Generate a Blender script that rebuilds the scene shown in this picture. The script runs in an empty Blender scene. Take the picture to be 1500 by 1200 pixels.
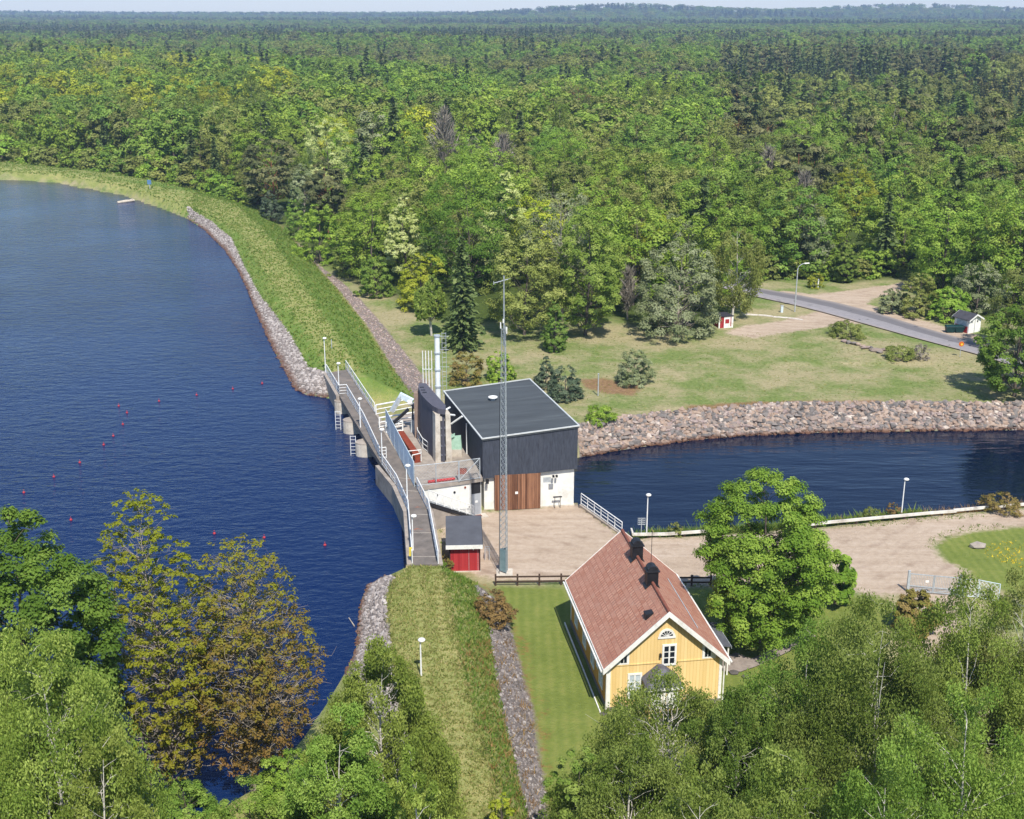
import bpy, math, numpy as np
from mathutils import Vector
S = bpy.context.scene
# ---------------------------------------------------------------- camera, sky, sun, exposure
CAMH, FPX, PITCH = 43.0, 1800.0, math.radians(18.09)
cam = bpy.data.cameras.new('camera'); cam_o = bpy.data.objects.new('camera', cam); S.collection.objects.link(cam_o)
cam_o.location = (0, 0, CAMH); cam_o.rotation_euler = (math.pi/2 - PITCH, 0, 0)
cam.sensor_width = 36; cam.lens = 36*FPX/1500; cam.clip_start = 1; cam.clip_end = 30000
S.camera = cam_o
SUN_EL, SUN_AZ = math.radians(54), math.radians(166)
world = bpy.data.worlds.new('World'); S.world = world; world.use_nodes = True
wn = world.node_tree; sky = wn.nodes.new('ShaderNodeTexSky'); sky.sky_type = 'NISHITA'; sky.sun_disc = False
sky.sun_elevation = SUN_EL; sky.sun_rotation = SUN_AZ; sky.altitude = 100; sky.air_density = 1.0; sky.dust_density = 0.25; sky.ozone_density = 3.0
wn.nodes['Background'].inputs[1].default_value = 0.12
wn.links.new(sky.outputs[0], wn.nodes['Background'].inputs[0])
sl = bpy.data.lights.new('sun', 'SUN'); sl.energy = 4.2; sl.angle = math.radians(0.53); sl.color = (1, .95, .87)
so = bpy.data.objects.new('sun', sl); S.collection.objects.link(so)
sv = Vector((math.sin(SUN_AZ)*math.cos(SUN_EL), math.cos(SUN_AZ)*math.cos(SUN_EL), math.sin(SUN_EL)))
so.rotation_euler = sv.to_track_quat('Z', 'Y').to_euler(); so.location = (0, -50, 150)
S.view_settings.view_transform = 'Standard'; S.view_settings.look = 'None'; S.view_settings.exposure = 0.62; S.view_settings.gamma = 1
S.render.engine = 'CYCLES'
cy = S.cycles; cy.max_bounces = 5; cy.diffuse_bounces = 3; cy.glossy_bounces = 2; cy.transmission_bounces = 3; cy.transparent_max_bounces = 4
cy.caustics_reflective = False; cy.caustics_refractive = False

# ---------------------------------------------------------------- view maths: where a sight line of the survey photo meets the ground
CP, SP = math.cos(PITCH), math.sin(PITCH)
def ray(px, py):
    u = (px-750)/FPX; v = (600-py)/FPX
    return np.array([u, CP + v*SP, -SP + v*CP])
def P(px, py, z=0.0):
    r = ray(px, py); t = (z-CAMH)/r[2]
    return np.array([r[0]*t, r[1]*t, z])
def PY(px, py, y):
    r = ray(px, py); t = y/r[1]
    return np.array([r[0]*t, y, CAMH + r[2]*t])
def ZAT(py, y): return PY(750, py, y)[2]
def DEPTH(y, z): return y*CP + (CAMH-z)*SP
def PP(pts, z=0.0): return np.array([P(a, b, z)[:2] for a, b in pts])

# ---------------------------------------------------------------- objects
ORG = {}
def link(o): S.collection.objects.link(o); return o
def tag(o, label=None, cat=None, group=None, kind=None):
    if label: o['label'] = label
    if cat: o['category'] = cat
    if group: o['group'] = group
    if kind: o['kind'] = kind
    return o
def empty(name, loc, label=None, cat=None, group=None):
    o = bpy.data.objects.new(name, None); o.location = loc; o.empty_display_size = .3
    link(o); ORG[o.name] = np.array(loc, float); return tag(o, label, cat, group)
def fastmesh(name, V, F, mats=(), tint=None, smooth=False, mi=None):
    """F: int array n x 3 or n x 4, or a list of index lists"""
    m = bpy.data.meshes.new(name)
    V = np.asarray(V, np.float32)
    if isinstance(F, np.ndarray):
        n, k = F.shape; idx = F.ravel().astype(np.int32); st = np.arange(n, dtype=np.int32)*k
    else:
        n = len(F); idx = np.fromiter((i for f in F for i in f), np.int32)
        ln = np.fromiter((len(f) for f in F), np.int32); st = np.concatenate([[0], np.cumsum(ln)[:-1]]).astype(np.int32)
    m.vertices.add(len(V)); m.vertices.foreach_set('co', V.ravel())
    m.loops.add(len(idx)); m.loops.foreach_set('vertex_index', idx)
    m.polygons.add(n); m.polygons.foreach_set('loop_start', st)
    for x in mats: m.materials.append(x)
    if mi is not None: m.polygons.foreach_set('material_index', np.asarray(mi, np.int32))
    m.update(calc_edges=True)
    m.polygons.foreach_set('use_smooth', np.full(n, smooth, bool))
    if tint is not None:
        a = m.attributes.new('tint', 'FLOAT', 'POINT'); a.data.foreach_set('value', np.asarray(tint, np.float32))
    return m
class MB:
    """collects shapes in world (or, through xf, local) coordinates and links them as ONE mesh object"""
    def __init__(s, xf=None): s.V = []; s.F = []; s.n = 0; s.xf = xf
    def add(s, V, F):
        V = [tuple(s.xf(v)) for v in V] if s.xf else [tuple(v) for v in V]
        s.V += V; s.F += [[i+s.n for i in f] for f in F]; s.n += len(V); return s
    def box(s, x0, x1, y0, y1, z0, z1):
        return s.hexa([(x0,y0,z0),(x1,y0,z0),(x1,y1,z0),(x0,y1,z0)], [(x0,y0,z1),(x1,y0,z1),(x1,y1,z1),(x0,y1,z1)])
    def hexa(s, lo, hi):
        n = len(lo); F = [list(range(n-1, -1, -1)), list(range(n, 2*n))]
        F += [[i, (i+1) % n, n+(i+1) % n, n+i] for i in range(n)]
        return s.add(list(lo)+list(hi), F)
    def prism(s, poly, z0, z1):
        return s.hexa([(p[0], p[1], z0) for p in poly], [(p[0], p[1], z1) for p in poly])
    def bar(s, a, b, w, h=None, up=(0, 0, 1)):
        h = h or w; a = np.array(a, float); b = np.array(b, float); d = b-a; d /= np.linalg.norm(d)
        u = np.array(up, float)
        if abs(np.dot(u, d)) > .95: u = np.array([0., 1, 0])
        r = np.cross(d, u); r /= np.linalg.norm(r); u = np.cross(r, d)
        q = [(-1,-1),(1,-1),(1,1),(-1,1)]
        return s.hexa([a+r*i*w/2+u*j*h/2 for i, j in q], [b+r*i*w/2+u*j*h/2 for i, j in q])
    def tube(s, pts, rad, n=8, cap=True):
        pts = [np.array(p, float) for p in pts]; rad = rad if hasattr(rad, '__len__') else [rad]*len(pts)
        V = []; F = []
        for k, p in enumerate(pts):
            d = pts[min(k+1, len(pts)-1)] - pts[max(k-1, 0)]; d /= (np.linalg.norm(d)+1e-9)
            u = np.array([0., 0, 1]) if abs(d[2]) < .9 else np.array([0., 1, 0])
            r = np.cross(d, u); r /= np.linalg.norm(r); u = np.cross(r, d)
            for i in range(n):
                a = 2*math.pi*i/n; V.append(p + rad[k]*(math.cos(a)*r + math.sin(a)*u))
        for k in range(len(pts)-1):
            for i in range(n):
                j = (i+1) % n; F.append([k*n+i, k*n+j, (k+1)*n+j, (k+1)*n+i])
        if cap: F += [list(range(n-1, -1, -1)), [(len(pts)-1)*n+i for i in range(n)]]
        return s.add(V, F)
    def quad(s, a, b, c, d): return s.add([a, b, c, d], [[0, 1, 2, 3]])
    def slab(s, a, b, c, d, t):
        """a flat four-cornered board of thickness t under its top face abcd"""
        a, b, c, d = (np.array(x, float) for x in (a, b, c, d))
        n = np.cross(b-a, d-a); n /= np.linalg.norm(n)
        return s.hexa([p - n*t for p in (a, b, c, d)], [a, b, c, d])
    def build(s, name, mat, parent=None, smooth=False):
        V = np.array(s.V, float); o0 = np.zeros(3)
        if parent is not None: V = V - ORG[parent.name]; o0 = ORG[parent.name]
        m = fastmesh(name, V, s.F, (mat,), smooth=smooth)
        o = bpy.data.objects.new(name, m); link(o)
        if parent is not None: o.parent = parent
        ORG[o.name] = o0
        return o
def alone(mb, mat, label, cat, group=None, kind=None, smooth=False, at=None):
    """a thing that is one mesh, its origin at its base"""
    V = np.array(mb.V, float)
    c = np.array(at, float) if at is not None else np.array([*(V.min(0)+V.max(0))[:2]/2, V[:, 2].min()])
    name = cat.replace(' ', '_'); m = fastmesh(name, V-c, mb.F, (mat,), smooth=smooth); o = bpy.data.objects.new(name, m); o.location = c; link(o); ORG[o.name] = c
    return tag(o, label, cat, group, kind)
def frame(o, ang):
    c, s_ = math.cos(ang), math.sin(ang); o = np.array(o, float)
    return lambda v: (o[0]+v[0]*c-v[1]*s_, o[1]+v[0]*s_+v[1]*c, o[2]+v[2])

# ---------------------------------------------------------------- materials
MATS = {}
def lin(h):
    h = h.lstrip('#'); c = [int(h[i:i+2], 16)/255 for i in (0, 2, 4)]
    return tuple(x/12.92 if x <= .04045 else ((x+.055)/1.055)**2.4 for x in c) + (1,)
class NT:
    def __init__(s, m): s.t = m.node_tree; s.N = s.t.nodes; s.L = s.t.links
    def n(s, typ, **kw):
        x = s.N.new('ShaderNode'+typ)
        for k, v in kw.items():
            if k.startswith('i_'):
                k = k[2:]; k = int(k) if k.isdigit() else k.replace('_', ' ')
                if isinstance(v, bpy.types.NodeSocket): s.L.new(v, x.inputs[k])
                else: x.inputs[k].default_value = v
            else: setattr(x, k, v)
        return x
    def noise(s, vec, scale, detail=4, rough=.55):
        x = s.n('TexNoise'); s.L.new(vec, x.inputs['Vector']); x.inputs['Scale'].default_value = scale
        x.inputs['Detail'].default_value = detail; x.inputs['Roughness'].default_value = rough; return x.outputs['Fac']
    def ramp(s, fac, stops):
        x = s.n('ValToRGB'); s.L.new(fac, x.inputs[0]); e = x.color_ramp.elements
        while len(e) < len(stops): e.new(.5)
        for k, (p, c) in enumerate(stops): e[k].position = p; e[k].color = c if len(c) == 4 else (*c, 1)
        return x.outputs[0]
    def mix(s, fac, a, b, mode='MIX'):
        x = s.n('Mix', data_type='RGBA', blend_type=mode)
        for k, v in ((0, fac), (6, a), (7, b)):
            if isinstance(v, bpy.types.NodeSocket): s.L.new(v, x.inputs[k])
            else: x.inputs[k].default_value = v
        return x.outputs[2]
    def math(s, op, a, b=0.0, clamp=False):
        x = s.n('Math', operation=op); x.use_clamp = clamp
        for k, v in ((0, a), (1, b)):
            if isinstance(v, bpy.types.NodeSocket): s.L.new(v, x.inputs[k])
            else: x.inputs[k].default_value = v
        return x.outputs[0]
    def maprange(s, v, a, b, c=0., d=1.):
        x = s.n('MapRange'); s.L.new(v, x.inputs[0])
        for k, q in zip((1, 2, 3, 4), (a, b, c, d)): x.inputs[k].default_value = q
        return x.outputs[0]
    def attr(s, name): return s.n('Attribute', attribute_name=name).outputs['Fac']
    def bump(s, h, strength=.5, dist=.05):
        x = s.n('Bump'); s.L.new(h, x.inputs['Height']); x.inputs['Strength'].default_value = strength; x.inputs['Distance'].default_value = dist; return x.outputs[0]
def newmat(name):
    m = bpy.data.materials.new(name); m.use_nodes = True; t = NT(m); b = m.node_tree.nodes['Principled BSDF']; MATS[name] = m; return m, t, b
def coords(t, scale=(1, 1, 1), kind='Object'):
    tc = t.n('TexCoord'); mp = t.n('Mapping'); t.L.new(tc.outputs[kind], mp.inputs[0]); mp.inputs['Scale'].default_value = scale; return mp.outputs[0]
def plain(name, c1, c2, scale=2., rough=.7, metal=0., bump=0., dist=.02, stretch=(1, 1, 1), grime=None, gscale=.6, lo=.3, hi=.7):
    """two tones of one stuff mixed by noise, optional larger stains"""
    m, t, b = newmat(name); v = coords(t, stretch)
    f = t.noise(v, scale, 6, .62); c = t.ramp(f, [(lo, lin(c1)), (hi, lin(c2))])
    if grime:
        g = t.noise(v, gscale, 5, .7); c = t.mix(t.maprange(g, .52, .72, 0, .8), c, lin(grime))
    t.L.new(c, b.inputs['Base Color']); b.inputs['Roughness'].default_value = rough; b.inputs['Metallic'].default_value = metal
    b.inputs['Specular IOR Level'].default_value = .3
    if bump: t.L.new(t.bump(f, bump, dist), b.inputs['Normal'])
    return m
def boards(name, c1, c2, pitch, axis, rough=.75, depth=.3, dark=None, noise_stretch=(3, 3, .4)):
    """painted or bare vertical boards: grooves every pitch metres along a horizontal axis (unit xy in object space)"""
    m, t, b = newmat(name); tc = t.n('TexCoord').outputs['Object']
    d = t.n('VectorMath', operation='DOT_PRODUCT'); t.L.new(tc, d.inputs[0]); d.inputs[1].default_value = (axis[0]/pitch, axis[1]/pitch, axis[2]/pitch if len(axis) > 2 else 0)
    q = d.outputs['Value']; fr = t.math('FRACT', q)
    groove = t.math('LESS_THAN', fr, .16)
    cell = t.n('TexWhiteNoise', noise_dimensions='1D'); t.L.new(t.math('FLOOR', q), cell.inputs['W'])
    f = t.noise(coords(t, noise_stretch), 1.5, 6, .65)
    k = t.math('ADD', t.math('MULTIPLY', cell.outputs['Value'], .45), t.math('MULTIPLY', f, .6))
    c = t.ramp(k, [(.25, lin(c1)), (.8, lin(c2))])
    c = t.mix(t.math('MULTIPLY', groove, .6), c, lin(dark or c1))
    t.L.new(c, b.inputs['Base Color']); b.inputs['Roughness'].default_value = rough; b.inputs['Specular IOR Level'].default_value = .25
    t.L.new(t.bump(t.math('SUBTRACT', 1., groove), depth, .02), b.inputs['Normal'])
    return m
def leafmat(name, stops, transl=.35, rnd=.12, rough=.55, var='tint'):
    """leaves: colour from the leaf's own tint plus a little per-tree change; light passes through"""
    m, t, b = newmat(name); t.N.remove(b)
    oi = t.n('ObjectInfo').outputs['Random']
    f = t.math('ADD', t.attr('tint'), t.math('MULTIPLY', t.math('SUBTRACT', oi, .5), rnd*2))
    c = t.ramp(f, [(p, lin(h)) for p, h in stops])
    hs = t.n('HueSaturation'); t.L.new(c, hs.inputs['Color'])
    w = t.n('TexWhiteNoise', noise_dimensions='1D'); t.L.new(oi, w.inputs['W'])
    t.L.new(t.maprange(w.outputs['Value'], 0, 1, .5-rnd*.05, .5+rnd*.10), hs.inputs['Hue'])
    t.L.new(t.maprange(oi, 0, 1, 1+rnd*2.0, 1-rnd*2.6), hs.inputs['Value'])
    c = hs.outputs[0]
    d = t.n('BsdfPrincipled'); t.L.new(c, d.inputs['Base Color']); d.inputs['Roughness'].default_value = rough; d.inputs['Specular IOR Level'].default_value = .1
    tr = t.n('BsdfTranslucent'); t.L.new(t.mix(.45, c, (.26, .33, .03, 1)), tr.inputs[0])
    mx = t.n('MixShader'); mx.inputs[0].default_value = transl; t.L.new(d.outputs[0], mx.inputs[1]); t.L.new(tr.outputs[0], mx.inputs[2])
    t.L.new(mx.outputs[0], t.N['Material Output'].inputs[0]); return m
# ---------------------------------------------------------------- terrain: plan outlines in metres
def sdist(poly, X, Y, closed=True):
    """distance to a line; positive inside when closed"""
    poly = np.asarray(poly, float); X = np.asarray(X, float); Y = np.asarray(Y, float)
    d2 = np.full(X.shape, 1e18); ins = np.zeros(X.shape, bool); n = len(poly)
    for i in range(n if closed else n-1):
        ax, ay = poly[i]; bx, by = poly[(i+1) % n]; ex, ey = bx-ax, by-ay
        t = np.clip(((X-ax)*ex + (Y-ay)*ey)/(ex*ex+ey*ey+1e-12), 0, 1)
        d2 = np.minimum(d2, (X-ax-t*ex)**2 + (Y-ay-t*ey)**2)
        if closed and ey != 0:
            c = ((ay > Y) != (by > Y)) & (X < ex*(Y-ay)/ey + ax); ins ^= c
    d = np.sqrt(d2)
    return np.where(ins, d, -d) if closed else d
ZC, ZW, ZR = 3.6, 1.8, -2.0             # dam crest, reservoir, river
far_water = PP([(-700,190),(-200,243),(0,262),(90,268),(180,285),(240,305),(275,320),(300,337),(330,367),(350,397),(365,430),(385,480),(405,520),(420,550),(432,570),(447,578),(482,584)], ZW)
near_water = np.vstack([[[-7.9, 86.5]], PP([(565,845),(540,858),(530,880),(525,920),(523,950),(505,985),(478,1030),(440,1085),(395,1140),(320,1185),(180,1205),(0,1215),(-400,1220),(-1500,1180)], ZW)])
far_crest_up = PP([(481,548),(470,524),(440,474),(405,430),(380,388),(356,349),(326,325),(286,307),(240,293),(180,275),(100,260),(0,252),(-200,236),(-700,182)], ZC)
far_crest_dn = PP([(535,552),(500,500),(460,440),(420,380),(385,332),(345,298),(280,281),(180,264),(100,251),(0,242),(-200,227),(-700,175)], ZC)
far_toe = PP([(618,590),(578,545),(532,472),(492,422),(462,388),(430,352),(400,320),(352,292),(300,273),(180,253),(100,243),(0,234),(-200,220),(-700,168)], 0)
near_crest_l = np.vstack([PP([(600,828),(578,845),(565,870),(567,900),(572,950),(580,1000),(590,1100),(600,1250)], ZC), [[-3.0, 20]]])
near_crest_r = np.vstack([PP([(646,829),(656,850),(664,900),(672,950),(684,1000),(697,1050),(712,1100),(728,1150),(745,1250)], ZC), [[.2, 20]]])
near_toe = np.vstack([[[-6.3, 91.2], [-5.1, 89.3]], PP([(700,857),(735,887),(750,930),(768,1000),(782,1050),(796,1150),(806,1250)], 0), [[4.5, 20]]])
RES = np.vstack([far_water, [[-9.2, 112]], near_water])
FDAM = np.vstack([far_water, far_toe]); FCREST = np.vstack([far_crest_up, far_crest_dn[::-1]])
NDAM = np.vstack([near_water[::-1], near_toe, [[0, 15], [-400, 15]]]); NCREST = np.vstack([near_crest_l, near_crest_r[::-1]])
FDAM = np.vstack([far_water, far_toe])
TRACK1 = (np.array([np.interp(np.linspace(0, 1, 40), np.linspace(0, 1, len(far_crest_up)), far_crest_up[:, k]) for k in (0, 1)]).T + np.array([np.interp(np.linspace(0, 1, 40), np.linspace(0, 1, len(far_crest_dn)), far_crest_dn[:, k]) for k in (0, 1)]).T)/2
TRACK2 = np.vstack([PP([(622,828),(628,860),(632,920),(640,1000),(655,1100),(672,1200)], ZC), [[-1.6, 20]]])
river_far = PP([(850,670),(900,661),(960,652),(1030,643),(1100,638),(1200,634),(1320,632),(1500,630),(1700,628),(2100,640),(2600,660)], ZR)
bank_top = PP([(840,622),(860,618),(900,612),(980,602),(1060,596),(1150,590),(1300,588),(1500,589),(1700,589),(2100,600),(2600,620)], .4)
guard = PP([(912,788),(925,789),(1030,784),(1130,777),(1220,769),(1360,756),(1500,743),(1700,724),(2100,690)], 0)
near_river = guard + np.array([-.2, 3.4]); near_river[0] = PP([(908,782)])[0] + [.1, 1.2]
yard_wall = PP([(849,741), (908,784)], 0)
RIVER = np.vstack([[[4.6, 107], [2.6, 116], [3.5, 121]], river_far, near_river[::-1], yard_wall[::-1] + [.3, .3]])
FBANK = np.vstack([river_far, bank_top[::-1]]); NBANK = np.vstack([near_river, guard[::-1]])
rock_strip = np.vstack([PP([(692,853),(712,890),(718,930),(724,980),(735,1050),(750,1110),(764,1160),(785,1260)], 1.4), near_toe[2:-1][::-1]])
toe_path = PP([(430,353),(465,392),(498,428),(537,475),(582,548),(606,585),(640,578),(612,540),(570,488),(540,452),(506,420),(470,390),(440,360)], 0)
YARD = PP([(640,790),(650,762),(705,750),(850,738),(908,784),(925,790),(1030,785),(1220,771),(1360,758),(1500,746),(1700,728),(1900,712),(1900,726),(1700,745),(1500,770),(1420,777),(1378,788),(1370,803),(1385,822),(1414,836),(1408,868),(1400,905),(1420,960),(1340,960),(1345,905),(1328,870),(1285,872),(1240,867),(1150,868),(1010,860),(860,856),(725,849),(703,842),(690,838)], 0)
LAYBY = PP([(1072,489),(1100,479),(1155,473),(1192,462),(1215,455),(1265,470),(1222,476),(1160,485),(1105,493)], 0)
SIDE = PP([(1150,428),(1200,434),(1265,424),(1305,418),(1330,413),(1335,417),(1308,425),(1270,437),(1262,446),(1300,459),(1360,475),(1440,497),(1440,503),(1350,482),(1250,462),(1150,440)], 0)
LAWN = PP([(722,858),(830,862),(860,945),(895,1050),(890,1300),(800,1300),(790,1100),(768,1000),(745,915)], 0)
LAWN2 = PP([(1005,862),(1235,872),(1300,880),(1300,1000),(1100,1300),(890,1300),(880,1050),(1050,1040)], 0)
LAWN3 = PP([(1372,800),(1380,789),(1420,779),(1500,772),(1700,748),(1750,900),(1500,880),(1412,838),(1388,824)], 0)
MEADOW = PP([(655,600),(560,500),(520,450),(560,440),(620,490),(700,490),(900,485),(1000,500),(1075,492),(1260,478),(1430,528),(1700,600),(1700,588),(1300,587),(1150,589),(980,601),(850,618),(780,600)], 0)
FOREST = PP([(-1500,205),(-200,222),(0,240),(100,247),(200,257),(300,277),(352,294),(410,326),(452,372),(495,397),(535,424),(578,436),(622,466),(668,480),(720,474),(900,466),(960,490),(1050,470),(1085,440),(1100,412),(1180,405),(1240,412),(1290,408),(1340,408),(1352,440),(1400,462),(1460,470),(1520,480),(1900,520),(3000,560),(9000,25),(-9000,25)], 0)
ROADC = PP([(1000,406),(1060,416),(1105,427),(1165,439),(1240,459),(1350,487),(1430,510),(1520,537),(1700,600)], .1)
_r = np.random.default_rng(5); _ph = _r.uniform(0, 6.28, (12, 2)); _dr = _r.uniform(0, 6.28, 12)
def wob(x, y, s):
    o = 0
    for k in range(6):
        f = (1 + .7*k)/s; o = o + np.sin(f*(x*np.cos(_dr[k]) + y*np.sin(_dr[k])) + _ph[k, 0])/(1+k)
    return o
def hgt(x, y):
    x = np.asarray(x, float); y = np.asarray(y, float)
    h = .05*wob(x, y, 4.) + .12*wob(x, y, 17.)*(y > 150)
    rd = sdist(ROADC, x, y, False); h = h*np.clip((rd-4.5)/6, 0, 1)
    far = np.clip((y-700)/3000, 0, 1); h = h + far*(5*wob(x, y, 900.) - 3)
    for cx, cyy, sx, sy, a in ((420, 4700, 560, 800, 46), (1500, 5000, 520, 900, 40), (2600, 4700, 900, 900, 36), (-2600, 6300, 1900, 1100, 20), (-300, 6600, 1300, 1000, 17)):
        h = h + a*np.exp(-((x-cx)/sx)**2 - ((y-cyy)/sy)**2)
    for DAM, CR, zb, wl, tl in ((FDAM, FCREST, 0., far_water, far_toe), (NDAM, NCREST, 0., near_water, near_toe)):
        sd = sdist(DAM, x, y); sc = sdist(CR, x, y); m = sd > 0
        dw = sdist(wl, x, y, False); do = np.minimum(dw, sdist(tl, x, y, False)); di = np.maximum(-sc, 0); up = dw <= do + .02
        zo = np.where(up, ZW, zb); v = zo + (ZC-zo)*do/(do+di+1e-6)
        v = np.where(sc > 0, ZC, v) + .04*wob(x, y, 3.)
        h = np.where(m | (sc > 0), np.maximum(v, h*0-5), h)
    sr = sdist(RES, x, y); h = np.where(sr > 0, ZW - np.minimum(.55*sr + .02, 4), h)
    s1 = sdist(FBANK, x, y); v = ZR + (2.4)*sdist(river_far, x, y, False)/(sdist(river_far, x, y, False) + sdist(bank_top, x, y, False) + 1e-6)
    h = np.where(s1 > 0, v, h)
    s2 = sdist(NBANK, x, y); a = sdist(near_river, x, y, False); v = ZR + 2*a/(a + sdist(guard, x, y, False) + 1e-6); h = np.where(s2 > 0, v, h)
    s3 = sdist(RIVER, x, y); h = np.where(s3 > 0, ZR - np.minimum(.6*s3 + .05, 2.5), h)
    sy = np.clip(sdist(YARD, x, y)/1.5 + .2, 0, 1); h = np.where((s3 < 0) & (h < .6), h*(1-sy), h)
    return h
def axis_grid(lo, hi, step, a, b, g):
    c = list(np.arange(lo, hi+1e-6, step)); s = step; v = hi
    while v < b: s *= g; v += s; c.append(v)
    s = step; v = lo
    while v > a: s *= g; v -= s; c.insert(0, v)
    return np.array(c)
gx = axis_grid(-72, 78, .6, -7000, 7000, 1.07); gy = axis_grid(46, 196, .6, -150, 9500, 1.028)
GX, GY = np.meshgrid(gx, gy); GH = hgt(GX, GY)
nx, ny = len(gx), len(gy)
ii = (np.arange(ny-1)[:, None]*nx + np.arange(nx-1)[None]).ravel()
gm = fastmesh('ground', np.stack([GX, GY, GH], -1).reshape(-1, 3), np.stack([ii, ii+1, ii+1+nx, ii+nx], -1), smooth=True)
def gattr(name, val): a = gm.attributes.new(name, 'FLOAT', 'POINT'); a.data.foreach_set('value', np.clip(val, -50, 50).astype(np.float32).ravel())
clampd = lambda p: sdist(p, GX, GY)
gattr('gravel', np.maximum(np.maximum(clampd(YARD), clampd(LAYBY)+.9), clampd(SIDE)+.9))
gattr('lawn', np.maximum(np.maximum(clampd(LAWN), clampd(LAWN2)), clampd(LAWN3)))
RIPTOP = PP([(480,556),(452,540),(420,484),(384,436),(360,392),(340,352),(312,328),(276,309)], 2.7)
RIP1 = np.vstack([far_water[6:], RIPTOP]); RIP2 = np.vstack([near_water[1:7], near_crest_l[1:7][::-1]])
gattr('stone', np.maximum.reduce([clampd(rock_strip), clampd(toe_path), clampd(RIP1), clampd(RIP2), clampd(FBANK)]))
gattr('forest', clampd(FOREST))
gattr('meadow', clampd(MEADOW)); gattr('soil', np.maximum(clampd(PP([(848,556),(885,554),(940,566),(930,580),(890,577),(858,568)], 0)), clampd(PP([(1000,588),(1100,583),(1300,581),(1300,592),(1150,592),(1000,600)], .3))-.6))
slope_f = np.where((clampd(FDAM) > 0) & (clampd(FCREST) < 0), 1., 0.)*(GY < 300)
gattr('slope', slope_f); gattr('track', np.minimum(sdist(TRACK1, GX, GY, False), sdist(TRACK2, GX, GY, False)))
gattr('crest', np.maximum(clampd(NDAM), clampd(FDAM)))
toe_d = sdist(far_toe, GX, GY, False); gattr('toe', np.minimum(toe_d, np.minimum(sdist(rock_strip, GX, GY, False), sdist(bank_top, GX, GY, False)*1.2)))
def mk_ground():
    m, t, b = newmat('ground_mat'); tc = t.n('TexCoord').outputs['Object']
    n_big = t.noise(tc, .07, 6, .6); n_mid = t.noise(tc, .35, 6, .65); n_fine = t.noise(tc, 2.2, 6, .7); n_tuft = t.noise(tc, 7., 4, .7)
    def mask(name, amp=1.6, soft=.35, off=0.):
        d = t.math('ADD', t.attr(name), t.math('MULTIPLY', t.math('SUBTRACT', t.math('ADD', t.math('MULTIPLY', n_mid, .5), t.math('MULTIPLY', n_fine, .5)), .5), amp*4))
        return t.maprange(d, off-soft, off+soft)
    grass = t.ramp(n_fine, [(.25, lin('#505f2f')), (.5, lin('#6d7c43')), (.75, lin('#8a8f59'))])
    dry = t.ramp(n_fine, [(.25, lin('#958565')), (.5, lin('#ab9a7c')), (.75, lin('#bda98e'))])
    dryf = t.maprange(t.math('ADD', t.math('MULTIPLY', n_big, .65), t.math('MULTIPLY', n_mid, .35)), .43, .56)
    col = t.mix(t.math('MULTIPLY', dryf, .68), grass, dry)
    # crest of the dam: straw tufts among green, a mown wheel track
    cr = t.ramp(t.math('ADD', t.math('MULTIPLY', n_mid, .5), t.math('MULTIPLY', n_tuft, .5)), [(.33, lin('#667434')), (.5, lin('#858b50')), (.66, lin('#ab9f6c'))])
    col = t.mix(mask('crest', .8), col, cr)
    tk = t.math('MULTIPLY', t.maprange(t.math('ADD', t.math('ABSOLUTE', t.math('SUBTRACT', t.attr('track'), .75)), t.math('MULTIPLY', n_mid, .5)), .75, .3), .22)
    col = t.mix(tk, col, lin('#a79b68'))
    lush = t.ramp(t.math('ADD', t.math('MULTIPLY', n_mid, .4), t.math('MULTIPLY', n_tuft, .6)), [(.3, lin('#46622a')), (.5, lin('#647f36')), (.66, lin('#8b8a4c'))])
    col = t.mix(t.math('MULTIPLY', t.attr('slope'), .85), col, lush)
    lw = t.n('TexWave', wave_type='BANDS', bands_direction='X', wave_profile='SIN'); t.L.new(tc, lw.inputs[0]); lw.inputs['Scale'].default_value = .42; lw.inputs['Distortion'].default_value = 1.2; lw.inputs['Detail'].default_value = 2
    lf = t.math('ADD', t.math('MULTIPLY', lw.outputs['Fac'], .08), t.math('ADD', t.math('MULTIPLY', n_mid, .5), t.math('MULTIPLY', n_fine, .35)))
    lawn = t.ramp(lf, [(.26, lin('#5d6b30')), (.46, lin('#707b3b')), (.68, lin('#8a8a4c'))])
    col = t.mix(mask('lawn', .25), col, lawn)
    fl = t.ramp(n_fine, [(.3, lin('#2f3a18')), (.7, lin('#56652e'))])
    col = t.mix(mask('forest', 1.2, 1.5), col, fl)
    rust = t.ramp(n_tuft, [(.3, lin('#6b4a2c')), (.7, lin('#9a7a4c'))])
    td = t.math('ADD', t.attr('toe'), t.math('MULTIPLY', t.math('SUBTRACT', n_mid, .5), 5))
    tf = t.math('MULTIPLY', t.maprange(td, .9, .1), t.maprange(n_fine, .45, .6))
    col = t.mix(t.math('MULTIPLY', tf, .8), col, rust)
    soil = t.ramp(n_fine, [(.3, lin('#6d4a38')), (.7, lin('#977458'))]); col = t.mix(t.math('MULTIPLY', mask('soil', 1.0), .8), col, soil)
    # gravel with wheel tracks and damp patches
    v2 = t.n('Mapping'); t.L.new(tc, v2.inputs[0]); v2.inputs['Scale'].default_value = (.12, 1.2, 1); v2.inputs['Rotation'].default_value = (0, 0, .12)
    tr = t.noise(v2.outputs[0], .9, 5, .65)
    gk = t.math('ADD', t.math('MULTIPLY', tr, .35), t.math('ADD', t.math('MULTIPLY', n_fine, .3), t.math('ADD', t.math('MULTIPLY', n_big, .15), t.math('MULTIPLY', t.noise(tc, 18., 3, .8), .25))))
    grav = t.ramp(gk, [(.36, lin('#93816f')), (.5, lin('#ad9a86')), (.66, lin('#c1b09e'))])
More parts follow.
